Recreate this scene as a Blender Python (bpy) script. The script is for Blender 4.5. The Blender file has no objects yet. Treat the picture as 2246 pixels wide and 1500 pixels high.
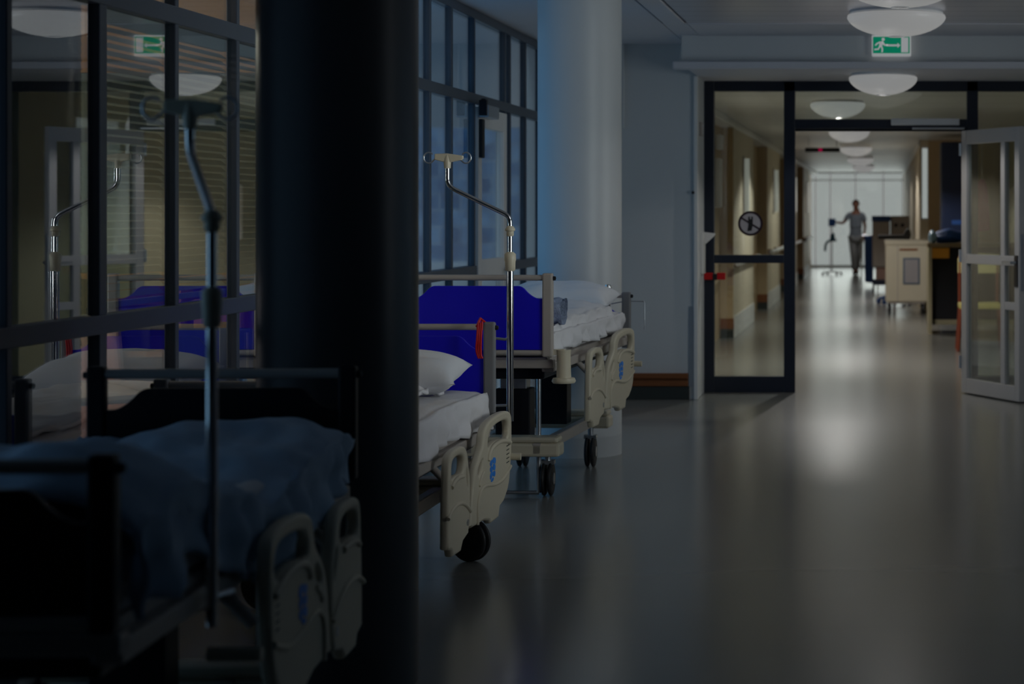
import bpy, bmesh, math, random
from mathutils import Vector, Matrix, noise

# ------------------------------------------------------------------ scene, camera, sky, light
SC = bpy.context.scene
COL = SC.collection
random.seed(4)
CAM_H = 1.45
FPX = 70.0 / 36.0 * 2246.0

cam = bpy.data.cameras.new('camera')
cam.lens = 70.0
cam.sensor_width = 36.0
cam.shift_x = (1123 - 1935) / 2246.0
cam.shift_y = (465 - 750) / 2246.0
cam.clip_start = 0.05
cam.clip_end = 300
cam.dof.use_dof = True
cam.dof.focus_distance = 9.0
cam.dof.aperture_fstop = 3.2
cam_o = bpy.data.objects.new('camera', cam)
cam_o.location = (0, 0, CAM_H)
cam_o.rotation_euler = (math.pi / 2, 0, 0)
COL.objects.link(cam_o)
SC.camera = cam_o

VS = SC.view_settings
VS.view_transform = 'Standard'
VS.look = 'None'
VS.gamma = 1.0
VS.exposure = 0.0
VS.use_curve_mapping = False

# sky: dull blue dusk overhead and to the side, white haze in the sun's direction (down the corridor)
W = bpy.data.worlds.new('sky')
SC.world = W
W.use_nodes = True
wn, wl = W.node_tree.nodes, W.node_tree.links
wn.clear()
tc = wn.new('ShaderNodeTexCoord')
sp = wn.new('ShaderNodeSeparateXYZ')
mr = wn.new('ShaderNodeMapRange')
mr.interpolation_type = 'SMOOTHSTEP'
mr.inputs['From Min'].default_value = 0.975
mr.inputs['From Max'].default_value = 0.992
mx = wn.new('ShaderNodeMix')
mx.data_type = 'RGBA'
mx.inputs[6].default_value = (0.085, 0.135, 0.20, 1)
mx.inputs[7].default_value = (0.42, 0.42, 0.425, 1)
bg = wn.new('ShaderNodeBackground')
wo = wn.new('ShaderNodeOutputWorld')
wl.new(tc.outputs['Generated'], sp.inputs[0])
wl.new(sp.outputs['Y'], mr.inputs['Value'])
wl.new(mr.outputs[0], mx.inputs[0])
wl.new(mx.outputs[2], bg.inputs[0])
wl.new(bg.outputs[0], wo.inputs[0])


def area(name, loc, rot, sx, sy, energy, color):
    l = bpy.data.lights.new(name, 'AREA')
    l.shape = 'RECTANGLE'
    l.size, l.size_y = sx, sy
    l.energy, l.color = energy, color
    o = bpy.data.objects.new(name, l)
    o.location, o.rotation_euler = loc, rot
    COL.objects.link(o)
    return o


R90 = math.pi / 2
# daylight: through far glazing and courtyard windows; near and hall lights are added fill
area('daylight_far_glazing', (-0.6, 52.6, 1.35), (-R90, 0, 0), 2.5, 2.3, 24, (1.0, 0.99, 0.97))
area('daylight_courtyard_windows', (-3.2, 11.2, 1.5), (0, -R90, 0), 2.3, 3.0, 12, (0.15, 0.52, 1.0))
near_fill = area('near_bed_fill_light', (-3.2, 4.2, 1.6), (0, -R90, 0), 2.0, 1.6, 1.5, (0.35, 0.66, 1.0))  # added fill for the nearest bed, set outside unseen bays
near_fill.data.spread = math.radians(75)
hall_fill = area('hall_fill_light', (2.9, 6.8, 1.7), (0, math.radians(98), -math.radians(26)), 1.5, 1.6, 18, (0.97, 0.98, 1.0))  # added fill aimed at the beds, out of view on the right
hall_fill_2 = area('hall_fill_light', (2.9, 11.6, 1.7), (0, math.radians(96), -math.radians(32)), 1.5, 1.6, 9, (0.97, 0.98, 1.0))  # second added fill, for the beam and end wall
sun = bpy.data.lights.new('facade_fill_sun', 'SUN')  # added to brighten the building opposite; shines from behind the camera
sun.energy, sun.color, sun.angle = 2.6, (0.7, 0.88, 1.0), 0.3
sun_o = bpy.data.objects.new('facade_fill_sun', sun)
sun_o.rotation_euler = (math.radians(50), 0, 0)
COL.objects.link(sun_o)
hall_fill_2.data.spread = math.radians(110)
hall_fill.data.spread = math.radians(64)      # narrow beam keeps this added fill off the nearest bed


def bulb(name, loc, energy, color, size=0.12):
    l = bpy.data.lights.new(name, 'POINT')
    l.energy, l.color, l.shadow_soft_size = energy, color, size
    o = bpy.data.objects.new(name, l)
    o.location = loc
    COL.objects.link(o)
    return o


# ------------------------------------------------------------------ materials
MATS = {}


def mat(name, color, rough=0.5, metal=0.0, vary=0.06, scale=6.0, bump=0.0, bscale=60.0, spec=0.5, ior=1.45, emit=None, estr=1.0, stretch=None):
    if name in MATS:
        return MATS[name]
    m = bpy.data.materials.new(name)
    m.use_nodes = True
    n, l = m.node_tree.nodes, m.node_tree.links
    b = n['Principled BSDF']
    b.inputs['Roughness'].default_value = rough
    b.inputs['Metallic'].default_value = metal
    b.inputs['Specular IOR Level'].default_value = spec
    b.inputs['IOR'].default_value = ior
    t = n.new('ShaderNodeTexCoord')
    nz = n.new('ShaderNodeTexNoise')
    nz.inputs['Scale'].default_value = scale
    nz.inputs['Detail'].default_value = 4
    src = t.outputs['Object']
    if stretch:
        mp = n.new('ShaderNodeMapping')
        mp.inputs['Scale'].default_value = stretch
        l.new(src, mp.inputs[0])
        src = mp.outputs[0]
    l.new(src, nz.inputs['Vector'])
    rp = n.new('ShaderNodeMix')
    rp.data_type = 'RGBA'
    c = Vector(color)
    rp.inputs[6].default_value = (*(c * (1 - vary)), 1)
    rp.inputs[7].default_value = (*[min(1, v * (1 + vary)) for v in c], 1)
    l.new(nz.outputs['Fac'], rp.inputs[0])
    l.new(rp.outputs[2], b.inputs['Base Color'])
    if bump:
        n2 = n.new('ShaderNodeTexNoise')
        n2.inputs['Scale'].default_value = bscale
        n2.inputs['Detail'].default_value = 3
        l.new(src, n2.inputs['Vector'])
        bp = n.new('ShaderNodeBump')
        bp.inputs['Strength'].default_value = bump
        bp.inputs['Distance'].default_value = 0.01
        l.new(n2.outputs['Fac'], bp.inputs['Height'])
        l.new(bp.outputs[0], b.inputs['Normal'])
    if emit:
        b.inputs['Emission Color'].default_value = (*emit, 1)
        b.inputs['Emission Strength'].default_value = estr
    MATS[name] = m
    return m


def glass(name, tint=(0.80, 0.86, 0.88), f0=0.06, power=2.9):
    m = bpy.data.materials.new(name)
    m.use_nodes = True
    n, l = m.node_tree.nodes, m.node_tree.links
    n.clear()
    lw = n.new('ShaderNodeLayerWeight')
    lw.inputs['Blend'].default_value = 0.5
    pw = n.new('ShaderNodeMath'); pw.operation = 'POWER'; pw.inputs[1].default_value = power
    mm = n.new('ShaderNodeMath'); mm.operation = 'MULTIPLY_ADD'
    mm.inputs[1].default_value = 1 - f0; mm.inputs[2].default_value = f0
    tr = n.new('ShaderNodeBsdfTransparent'); tr.inputs[0].default_value = (*tint, 1)
    gl = n.new('ShaderNodeBsdfGlossy'); gl.inputs['Roughness'].default_value = 0.0
    gl.inputs['Color'].default_value = (0.95, 0.97, 1, 1)
    mix = n.new('ShaderNodeMixShader')
    out = n.new('ShaderNodeOutputMaterial')
    l.new(lw.outputs['Facing'], pw.inputs[0])
    l.new(pw.outputs[0], mm.inputs[0])
    l.new(mm.outputs[0], mix.inputs[0])
    l.new(tr.outputs[0], mix.inputs[1])
    l.new(gl.outputs[0], mix.inputs[2])
    l.new(mix.outputs[0], out.inputs[0])
    MATS[name] = m
    return m


def stripes(name, c1, c2, axis, period, width, rough=0.4, metal=0.0, bump=0.3):
    """surface ruled with narrow joints across one object axis"""
    m = bpy.data.materials.new(name)
    m.use_nodes = True
    n, l = m.node_tree.nodes, m.node_tree.links
    b = n['Principled BSDF']
    b.inputs['Roughness'].default_value = rough
    b.inputs['Metallic'].default_value = metal
    t = n.new('ShaderNodeTexCoord')
    s = n.new('ShaderNodeSeparateXYZ')
    l.new(t.outputs['Object'], s.inputs[0])
    d = n.new('ShaderNodeMath'); d.operation = 'DIVIDE'; d.inputs[1].default_value = period
    l.new(s.outputs[axis], d.inputs[0])
    f = n.new('ShaderNodeMath'); f.operation = 'FRACT'
    l.new(d.outputs[0], f.inputs[0])
    g = n.new('ShaderNodeMath'); g.operation = 'LESS_THAN'; g.inputs[1].default_value = width
    l.new(f.outputs[0], g.inputs[0])
    mxn = n.new('ShaderNodeMix'); mxn.data_type = 'RGBA'
    mxn.inputs[6].default_value = (*c1, 1); mxn.inputs[7].default_value = (*c2, 1)
    l.new(g.outputs[0], mxn.inputs[0])
    l.new(mxn.outputs[2], b.inputs['Base Color'])
    bp = n.new('ShaderNodeBump'); bp.inputs['Strength'].default_value = bump; bp.inputs['Distance'].default_value = 0.01
    bp.invert = True
    l.new(g.outputs[0], bp.inputs['Height'])
    l.new(bp.outputs[0], b.inputs['Normal'])
    MATS[name] = m
    return m


def facade_mat(name):
    """far building: grid of windows, each cell with its own tone"""
    m = bpy.data.materials.new(name)
    m.use_nodes = True
    n, l = m.node_tree.nodes, m.node_tree.links
    b = n['Principled BSDF']
    b.inputs['Roughness'].default_value = 0.6
    t = n.new('ShaderNodeTexCoord')
    mp = n.new('ShaderNodeMapping')
    mp.inputs['Rotation'].default_value = (R90, 0, 0)
    l.new(t.outputs['Object'], mp.inputs[0])
    br = n.new('ShaderNodeTexBrick')
    br.inputs['Scale'].default_value = 1.0
    br.inputs['Brick Width'].default_value = 0.62
    br.inputs['Row Height'].default_value = 0.5
    br.inputs['Mortar Size'].default_value = 0.035
    br.inputs['Color1'].default_value = (0.004, 0.09, 0.24, 1)
    br.inputs['Color2'].default_value = (0.20, 0.34, 0.52, 1)
    br.inputs['Mortar'].default_value = (0.20, 0.26, 0.36, 1)
    br.inputs['Bias'].default_value = -0.1
    l.new(mp.outputs[0], br.inputs['Vector'])
    nz = n.new('ShaderNodeTexNoise'); nz.inputs['Scale'].default_value = 1.6; nz.inputs['Detail'].default_value = 6
    l.new(t.outputs['Object'], nz.inputs['Vector'])
    mxn = n.new('ShaderNodeMix'); mxn.data_type = 'RGBA'; mxn.blend_type = 'MULTIPLY'
    mxn.inputs[0].default_value = 0.8
    cr = n.new('ShaderNodeValToRGB')
    cr.color_ramp.elements[0].position = 0.38; cr.color_ramp.elements[0].color = (0.15, 0.3, 0.5, 1)
    cr.color_ramp.elements[1].position = 0.62; cr.color_ramp.elements[1].color = (1, 1, 1, 1)
    l.new(nz.outputs['Fac'], cr.inputs[0])
    l.new(br.outputs['Color'], mxn.inputs[6]); l.new(cr.outputs[0], mxn.inputs[7])
    l.new(mxn.outputs[2], b.inputs['Base Color'])
    MATS[name] = m
    return m


M_FLOOR = mat('polished_linoleum', (0.215, 0.215, 0.20), rough=0.21, vary=0.06, scale=1.0, stretch=(0.3, 1.7, 1.0), bump=0.0, spec=0.85, ior=1.75)
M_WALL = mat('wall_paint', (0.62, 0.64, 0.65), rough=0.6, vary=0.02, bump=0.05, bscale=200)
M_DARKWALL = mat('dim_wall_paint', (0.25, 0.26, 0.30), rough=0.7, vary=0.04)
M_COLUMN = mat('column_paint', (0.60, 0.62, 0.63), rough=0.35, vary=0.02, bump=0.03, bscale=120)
M_COLUMN_SHADED = mat('shaded_column_paint', (0.07, 0.07, 0.072), rough=0.35, vary=0.05)  # same paint as the pale column, backlit shade put into its colour
M_CEIL = mat('ceiling_paint', (0.60, 0.60, 0.64), rough=0.6, vary=0.02)
M_METALCEIL = stripes('metal_ceiling_panels', (0.66, 0.66, 0.72), (0.25, 0.25, 0.29), 'Y', 0.3, 0.04, rough=0.3, metal=0.6, bump=0.4)
M_CORRCEIL = stripes('corridor_ceiling_panels', (0.62, 0.62, 0.60), (0.35, 0.34, 0.32), 'Y', 1.2, 0.03, rough=0.4, metal=0.1)
M_FRAME = mat('dark_frame_paint', (0.016, 0.022, 0.038), rough=0.35, vary=0.05)
M_FRAMEBLUE = mat('window_frame_paint', (0.055, 0.068, 0.09), rough=0.35, vary=0.05)
M_LEAF = mat('door_leaf_paint', (0.56, 0.55, 0.55), rough=0.35, vary=0.03)
M_CREAMWALL = mat('cream_wall_paint', (0.66, 0.58, 0.44), rough=0.55, vary=0.03)
M_TAN = mat('tan_wall_paint', (0.52, 0.38, 0.22), rough=0.5, vary=0.05)
M_WOODTRIM = mat('brown_wood_rail', (0.22, 0.075, 0.022), rough=0.4, vary=0.2, scale=9, stretch=(1, 1, 12))
M_BASE = mat('dark_green_skirting', (0.035, 0.042, 0.038), rough=0.4)
M_WHITETRIM = mat('white_trim', (0.75, 0.75, 0.74), rough=0.4, vary=0.02)
M_STEEL = mat('brushed_steel', (0.55, 0.58, 0.62), rough=0.3, metal=0.9, vary=0.05)
M_CHROME = mat('chrome', (0.72, 0.71, 0.70), rough=0.13, metal=1.0, vary=0.02)
M_CREAM = mat('cream_plastic', (0.62, 0.56, 0.43), rough=0.4, vary=0.03, bump=0.02, bscale=150)
M_BEIGE = mat('beige_metal', (0.42, 0.38, 0.35), rough=0.38, vary=0.03)
M_GREYPOST = mat('grey_board_post', (0.22, 0.22, 0.23), rough=0.4)
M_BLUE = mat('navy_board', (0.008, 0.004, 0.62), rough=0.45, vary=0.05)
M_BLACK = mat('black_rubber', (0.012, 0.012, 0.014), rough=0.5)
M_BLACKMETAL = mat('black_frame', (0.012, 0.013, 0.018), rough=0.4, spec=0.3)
M_SHEET = mat('white_cotton', (0.74, 0.73, 0.75), rough=0.85, vary=0.03, bump=0.15, bscale=45)
M_PILLOW = mat('pillow_cotton', (0.76, 0.77, 0.80), rough=0.85, vary=0.03, bump=0.12, bscale=35)
M_BLUECLOTH = mat('pale_blue_cotton', (0.38, 0.50, 0.64), rough=0.85, vary=0.06, bump=0.15, bscale=30)
M_TOWEL = mat('blue_towel', (0.36, 0.43, 0.58), rough=0.9, vary=0.5, scale=22, bump=0.5, bscale=120)
M_EMBLEM = mat('emblem_blue', (0.01, 0.24, 0.85), rough=0.4)
M_RED = mat('red_plastic', (0.55, 0.008, 0.012), rough=0.4)
M_WHITE = mat('white_plastic', (0.72, 0.72, 0.72), rough=0.4, vary=0.02)
M_GREEN = mat('sign_green', (0.0, 0.30, 0.16), rough=0.4, emit=(0.0, 0.105, 0.055), vary=0.02)
M_SIGNWHITE = mat('sign_white', (0.7, 0.7, 0.7), rough=0.4, emit=(0.19, 0.19, 0.19), vary=0.02)
M_OPAL = mat('opal_lamp_glass', (0.25, 0.25, 0.245), rough=0.3, emit=(0.205, 0.205, 0.203), vary=0.01)
M_STICKER = mat('sticker_film', (0.42, 0.40, 0.43), rough=0.5)
M_MAROON = mat('sticker_ring', (0.02, 0.006, 0.012), rough=0.5)
M_SKIN = mat('skin', (0.36, 0.17, 0.12), rough=0.55)
M_HAIR = mat('brown_hair', (0.05, 0.022, 0.018), rough=0.5)
M_UNIFORM = mat('grey_blue_uniform', (0.34, 0.40, 0.50), rough=0.8, bump=0.1, bscale=30)
M_TROUSER = mat('pale_grey_trousers', (0.46, 0.49, 0.54), rough=0.8, bump=0.1, bscale=30)
M_DARKBLUE = mat('dark_blue_panel', (0.012, 0.022, 0.060), rough=0.4)
M_MIDBLUE = mat('mid_blue_fabric', (0.015, 0.07, 0.26), rough=0.6)
M_TEAL = mat('teal_plastic', (0.02, 0.10, 0.15), rough=0.45)
M_YELLOW = mat('amber_plastic', (0.62, 0.28, 0.012), rough=0.4)
M_ORANGEWOOD = mat('orange_wood', (0.55, 0.27, 0.06), rough=0.4, vary=0.25, scale=4, stretch=(1, 9, 9))
M_PINK = mat('pale_pink_fabric', (0.62, 0.40, 0.38), rough=0.7)
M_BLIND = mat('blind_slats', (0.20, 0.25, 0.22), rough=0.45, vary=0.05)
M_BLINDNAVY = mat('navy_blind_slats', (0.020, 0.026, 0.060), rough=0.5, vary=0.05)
M_GROUND = mat('courtyard_paving', (0.46, 0.50, 0.54), rough=0.8)
M_GREENPLANT = mat('green_paper', (0.02, 0.16, 0.10), rough=0.7)
G_WINDOW = glass('window_glass', f0=0.06, power=3.4)
G_COATED = glass('coated_window_glass', f0=0.09, power=2.5)
G_DOOR = glass('door_glass', (0.86, 0.90, 0.88), 0.05, 4.5)
FACADE = facade_mat('far_facade')


# ------------------------------------------------------------------ mesh helpers
class MB:
    """gathers shapes into one mesh"""

    def __init__(self):
        self.bm = bmesh.new()

    def _add(self, verts, faces):
        vs = [self.bm.verts.new(v) for v in verts]
        for f in faces:
            try:
                self.bm.faces.new([vs[i] for i in f])
            except ValueError:
                pass

    def box(self, x0, x1, y0, y1, z0, z1, m=None):
        v = [Vector((x, y, z)) for x in (x0, x1) for y in (y0, y1) for z in (z0, z1)]
        if m is not None:
            v = [m @ a for a in v]
        self._add(v, [(0, 1, 3, 2), (4, 6, 7, 5), (0, 4, 5, 1), (2, 3, 7, 6), (0, 2, 6, 4), (1, 5, 7, 3)])
        return self

    def rot_box(self, c, size, rx=0, ry=0, rz=0):
        m = Matrix.Translation(c) @ Matrix.Rotation(rz, 4, 'Z') @ Matrix.Rotation(ry, 4, 'Y') @ Matrix.Rotation(rx, 4, 'X')
        a, b, d = [s / 2 for s in size]
        return self.box(-a, a, -b, b, -d, d, m)

    def tube(self, pts, r, seg=12, cap=True):
        pts = [Vector(p) for p in pts]
        rr = r if isinstance(r, (list, tuple)) else [r] * len(pts)
        rings = []
        up = None
        for i, p in enumerate(pts):
            t = (pts[min(i + 1, len(pts) - 1)] - pts[max(i - 1, 0)]).normalized()
            if up is None:
                up = Vector((0, 0, 1)) if abs(t.z) < 0.9 else Vector((1, 0, 0))
            a = t.cross(up).normalized()
            b = a.cross(t).normalized()
            up = b
            rings.append([self.bm.verts.new(p + (a * math.cos(k * 2 * math.pi / seg) + b * math.sin(k * 2 * math.pi / seg)) * rr[i]) for k in range(seg)])
        for i in range(len(rings) - 1):
            for k in range(seg):
                self.bm.faces.new([rings[i][k], rings[i][(k + 1) % seg], rings[i + 1][(k + 1) % seg], rings[i + 1][k]])
        if cap:
            self.bm.faces.new(list(reversed(rings[0])))
            self.bm.faces.new(rings[-1])
        return self

    def lathe(self, prof, m=None, seg=28):
        """profile of (radius, height) turned about z, then moved by matrix m"""
        m = m or Matrix.Identity(4)
        rings = []
        for r, z in prof:
            if r < 1e-6:
                rings.append([self.bm.verts.new(m @ Vector((0, 0, z)))])
            else:
                rings.append([self.bm.verts.new(m @ Vector((r * math.cos(2 * math.pi * k / seg), r * math.sin(2 * math.pi * k / seg), z))) for k in range(seg)])
        for a, b in zip(rings, rings[1:]):
            for k in range(seg):
                k2 = (k + 1) % seg
                q = [a[k % len(a)], a[k2 % len(a)], b[k2 % len(b)], b[k % len(b)]]
                q = list(dict.fromkeys(q))
                if len(q) > 2:
                    self.bm.faces.new(q)
        return self

    def prism(self, pts, f, t0, t1):
        """outline pts (a, b) swept from t0 to t1; f(a, b, t) -> point"""
        n = len(pts)
        v = [Vector(f(a, b, t0)) for a, b in pts] + [Vector(f(a, b, t1)) for a, b in pts]
        self._add(v, [tuple(range(n)), tuple(range(2 * n - 1, n - 1, -1))] + [(i, (i + 1) % n, n + (i + 1) % n, n + i) for i in range(n)])
        return self

    def grid(self, nu, nv, f):
        g = [[self.bm.verts.new(f(i / nu, j / nv)) for j in range(nv + 1)] for i in range(nu + 1)]
        for i in range(nu):
            for j in range(nv):
                self.bm.faces.new([g[i][j], g[i + 1][j], g[i + 1][j + 1], g[i][j + 1]])
        return self

    def mesh(self, other, m=None):
        off = len(self.bm.verts)
        self.bm.from_mesh(other)
        if m is not None:
            self.bm.verts.ensure_lookup_table()
            for v in self.bm.verts[off:]:
                v.co = m @ v.co
        return self

    def build(self, name, material, parent=None, smooth=False, bevel=0.0, solid=0.0, merge=False):
        if merge:
            bmesh.ops.remove_doubles(self.bm, verts=self.bm.verts, dist=1e-5)
        bmesh.ops.recalc_face_normals(self.bm, faces=self.bm.faces)
        me = bpy.data.meshes.new(name)
        self.bm.to_mesh(me)
        self.bm.free()
        me.materials.append(material)
        if smooth:
            for p in me.polygons:
                p.use_smooth = True
            if smooth != 'all':
                try:
                    me.set_sharp_from_angle(angle=math.radians(55))
                except Exception:
                    pass
        o = bpy.data.objects.new(name, me)
        COL.objects.link(o)
        if parent is not None:
            o.parent = parent
        if solid:
            s = o.modifiers.new('solid', 'SOLIDIFY'); s.thickness = solid
        if bevel:
            b = o.modifiers.new('bevel', 'BEVEL'); b.width = bevel; b.segments = 2; b.limit_method = 'ANGLE'
        return o


def tag(o, label=None, cat=None, group=None, kind=None):
    if label: o['label'] = label
    if cat: o['category'] = cat
    if group: o['group'] = group
    if kind: o['kind'] = kind
    return o


def thing(name, label, cat, loc=(0, 0, 0), rz=0.0, group=None, kind=None):
    o = bpy.data.objects.new(name, None)
    o.empty_display_size = 0.1
    COL.objects.link(o)
    o.location = loc
    o.rotation_euler = (0, 0, rz)
    return tag(o, label, cat, group, kind)


def struct(name, mb, material, parent=None, **k):
    o = mb.build(name, material, parent, **k)
    if parent is None:
        o['kind'] = 'structure'
    return o


def chaikin(p, n=2):
    for _ in range(n):
        q = []
        for i in range(len(p)):
            a, b = Vector(p[i]), Vector(p[(i + 1) % len(p)])
            q += [a * 0.75 + b * 0.25, a * 0.25 + b * 0.75]
        p = q
    return p


def smooth_path(p, n=2):
    p = [Vector(a) for a in p]
    for _ in range(n):
        q = [p[0]]
        for a, b in zip(p, p[1:]):
            q += [a * 0.75 + b * 0.25, a * 0.25 + b * 0.75]
        q.append(p[-1])
        p = q
    return p


def sheet_with_holes(loops, thick, bev):
    """rounded plate cut along closed loops (the first outside, the rest holes) in its own xy plane"""
    cu = bpy.data.curves.new('outline', 'CURVE')
    cu.dimensions = '2D'
    cu.fill_mode = 'BOTH'
    cu.extrude = max(0.0005, thick / 2 - bev)
    cu.bevel_depth = bev
    cu.bevel_resolution = 2
    cu.offset = -bev
    for lp in loops:
        s = cu.splines.new('POLY')
        s.points.add(len(lp) - 1)
        for i, p in enumerate(lp):
            s.points[i].co = (p[0], p[1], 0, 1)
        s.use_cyclic_u = True
    o = bpy.data.objects.new('outline', cu)
    COL.objects.link(o)
    dg = bpy.context.evaluated_depsgraph_get()
    me = bpy.data.meshes.new_from_object(o.evaluated_get(dg))
    bpy.data.objects.remove(o)
    bpy.data.curves.remove(cu)
    return me


def skin_mesh(joints, edges, sub=2):
    """joints: name -> (xyz, (rx, ry)); first joint is the root"""
    names = list(joints)
    me = bpy.data.meshes.new('skeleton')
    me.from_pydata([joints[n][0] for n in names], [(names.index(a), names.index(b)) for a, b in edges], [])
    o = bpy.data.objects.new('skeleton', me)
    COL.objects.link(o)
    o.modifiers.new('skin', 'SKIN')
    for i, n in enumerate(names):
        r = joints[n][1]
        me.skin_vertices[0].data[i].radius = r if isinstance(r, tuple) else (r, r)
        me.skin_vertices[0].data[i].use_root = (i == 0)
    s = o.modifiers.new('sub', 'SUBSURF')
    s.levels = s.render_levels = sub
    dg = bpy.context.evaluated_depsgraph_get()
    out = bpy.data.meshes.new_from_object(o.evaluated_get(dg))
    bpy.data.objects.remove(o)
    return out


def wob(x, y, z, s, a):
    return noise.noise(Vector((x * s, y * s, z * s))) * a


# ------------------------------------------------------------------ setting: hall
XW = -2.63          # window wall
ZC = 2.75           # hall ceiling
YF = 15.40          # end wall of the hall, left of the corridor
YP = 16.03          # glazed partition
XR = 2.60
struct('floor', MB().box(-2.75, 4.0, -2.0, 53.0, -0.2, 0), M_FLOOR)
struct('ceiling', MB().box(-2.75, -1.52, -2.0, 15.45, ZC, ZC + 0.15), M_CEIL)
struct('ceiling_panels', MB().box(-1.34, XR, -2.0, 13.74, ZC, ZC + 0.15), M_METALCEIL)
struct('ceiling_border', MB().box(-1.34, XR, 13.74, 14.75, ZC - 0.004, ZC + 0.15), M_CEIL)
struct('ceiling_strip', MB().box(-1.50, -1.36, -2.0, 13.72, ZC - 0.008, ZC + 0.15).box(-1.515, -1.345, 13.72, 15.45, ZC, ZC + .15), M_CEIL, bevel=0.003)
struct('ceiling_joint', MB().box(-1.60, -1.30, -2.0, 16.0, ZC + 0.12, ZC + 0.26), M_BLACKMETAL)
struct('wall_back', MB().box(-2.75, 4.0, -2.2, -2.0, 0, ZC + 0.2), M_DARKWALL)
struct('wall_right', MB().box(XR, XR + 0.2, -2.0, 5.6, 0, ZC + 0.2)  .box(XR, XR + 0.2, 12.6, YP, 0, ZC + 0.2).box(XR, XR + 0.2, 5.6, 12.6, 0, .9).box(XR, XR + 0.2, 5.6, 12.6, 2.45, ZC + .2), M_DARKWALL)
w3 = thing('added_window', 'added unseen window for fill light in the right wall of the hall', 'window', (XR + .1, 5.6, 0), 0, None, 'structure')  # added out of view so the hall fill can pass the wall
mb = MB().box(-.03, .03, 0, 7.0, .9, .96).box(-.03, .03, 0, 7.0, 2.39, 2.45)
for y_ in (0, 1.38, 2.76, 4.14, 5.54, 6.94):
    mb.box(-.03, .03, y_, y_ + .06, .9, 2.45)
mb.build('window_frame', M_WHITETRIM, w3)
MB().box(-.004, .004,   .03, 6.97, .93, 2.42).build('pane', G_DOOR, w3)
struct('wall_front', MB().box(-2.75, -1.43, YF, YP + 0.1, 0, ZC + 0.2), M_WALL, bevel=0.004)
struct('wall_front_right', MB().box(2.03, XR, YP - .06, YP + .1, 0, 2.5), M_WALL)
struct('wall_upper', MB().box(-1.476, XR, 14.65, YP, 2.557, ZC + 0.2), M_WALL)
struct('ceiling_soffit', MB().box(-1.43, XR, 14.66, YP + 0.2, 2.50, 2.556), M_CEIL)
struct('trim_1', MB().box(-1.53, XR, 14.54, 14.66, 2.497, 2.55), M_CEIL, bevel=0.006)
struct('trim_2', MB().box(-2.63, -1.50, YF - 0.035, YF, 0.165, 0.205).box(-2.63, -1.50, YF - 0.03, YF, 0.105, 0.150).box(-2.63, -1.50, YF - 0.015, YF, 0.15, 0.165), M_WOODTRIM, bevel=0.004)
struct('baseboard_front', MB().box(-2.63, -1.49, YF - 0.02, YF, 0, 0.104), M_BASE, bevel=0.003)
struct('trim_3', MB().box(-1.497, -1.452, YF - 0.008, YF, 0.10, 0.72), M_STEEL, bevel=0.002)
struct('trim_4', MB().box(-1.455, -1.425, YF - 0.03, YF + 0.06, 0.0, 2.5), M_WHITETRIM, bevel=0.004)


def column(name, x, y, r, material, label):
    mb = MB()
    mb.lathe([(r, 0), (r, 0.115), (r + .001, 0.12), (r, 0.125), (r, ZC)], Matrix.Translation((x, y, 0)), 64)
    o = mb.build(name, material, None, smooth=True)
    return tag(o, label, 'column', None, 'structure')


column('column', -1.68, 6.147, 0.243, M_COLUMN_SHADED, 'shaded round column standing in the foreground beside the nearest bed')
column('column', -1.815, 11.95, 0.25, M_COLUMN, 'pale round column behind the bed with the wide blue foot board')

# ------------------------------------------------------------------ setting: glazed wall to the left
ZB = [(0.0, 0.10), (1.04, 1.105), (2.146, 2.212), (2.692, ZC)]      # rails: bottom, middle, door head, top
YM = [3.15, 3.85, 4.55, 5.26, 5.97, 6.69, 7.39, 8.09, 8.79, 9.49, 10.19, 10.86, 11.54, 12.12, 12.79, 13.84, 14.02, 14.63, 15.27]
DOOR_BAY = (12.79, 13.84)


def glazing(name, ys, label):
    root = thing(name, label, 'window', (XW, ys[0], 0), 0, None, 'structure')
    y0 = ys[0]
    for i, (a, b) in enumerate(ZB):
        MB().box(-0.06, 0.018, 0, ys[-1] - y0, a, b).build('transom', M_FRAMEBLUE, root, bevel=0.004)
    for y in ys:
        w = 0.032 if abs(y - 6.69) < .01 else 0.019
        MB().box(-0.03, 0.014, y - y0 - w, y - y0 + w, 0, ZC - 0.001).build('mullion', M_FRAMEBLUE, root, bevel=0.004)
    for p, q in zip(ys, ys[1:]):
        for (a, b), (c, d) in zip(ZB, ZB[1:]):
            if (p, q) == DOOR_BAY and c < 2.2:
                continue
            MB().box(-0.012, -0.007, p - y0 + .025, q - y0 - .025, b - .005, c + .005).build('pane', G_COATED if name == 'window_1' else G_WINDOW, root)
    return root


glazing('window_1', YM[:12], 'near stretch of dark framed glazing with blinds behind the glass')
glazing('window_2', YM[11:], 'far stretch of dark framed glazing looking out on the courtyard')

# door leaf in the far glazing
d1 = thing('door_1', 'pale framed glass door in the courtyard glazing behind the drip pole', 'door', (XW, 12.83, 0), 0, None, 'structure')
mb = MB()
mb.box(-0.03, 0.03, 0, 0.11, 0.02, 2.13).box(-0.03, 0.03, 0.86, 0.97, 0.02, 2.13)
mb.box(-0.03, 0.03, 0.11, 0.86, 2.00, 2.13).box(-0.03, 0.03, 0.11, 0.86, 1.0, 1.14).box(-0.03, 0.03, 0.11, 0.86, 0.02, 0.2)
mb.build('leaf_frame', M_WHITETRIM, d1, bevel=0.005)
MB().box(-0.006, 0.006, 0.10, 0.87, 0.19, 1.01).build('pane', G_WINDOW, d1)
MB().box(-0.006, 0.006, 0.10, 0.87, 1.13, 2.01).build('pane', G_WINDOW, d1)
c_ = MB().box(0.03, 0.10, -0.02, 0.33, 2.06, 2.14).build('door_closer', M_STEEL, d1, bevel=0.008)
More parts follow.
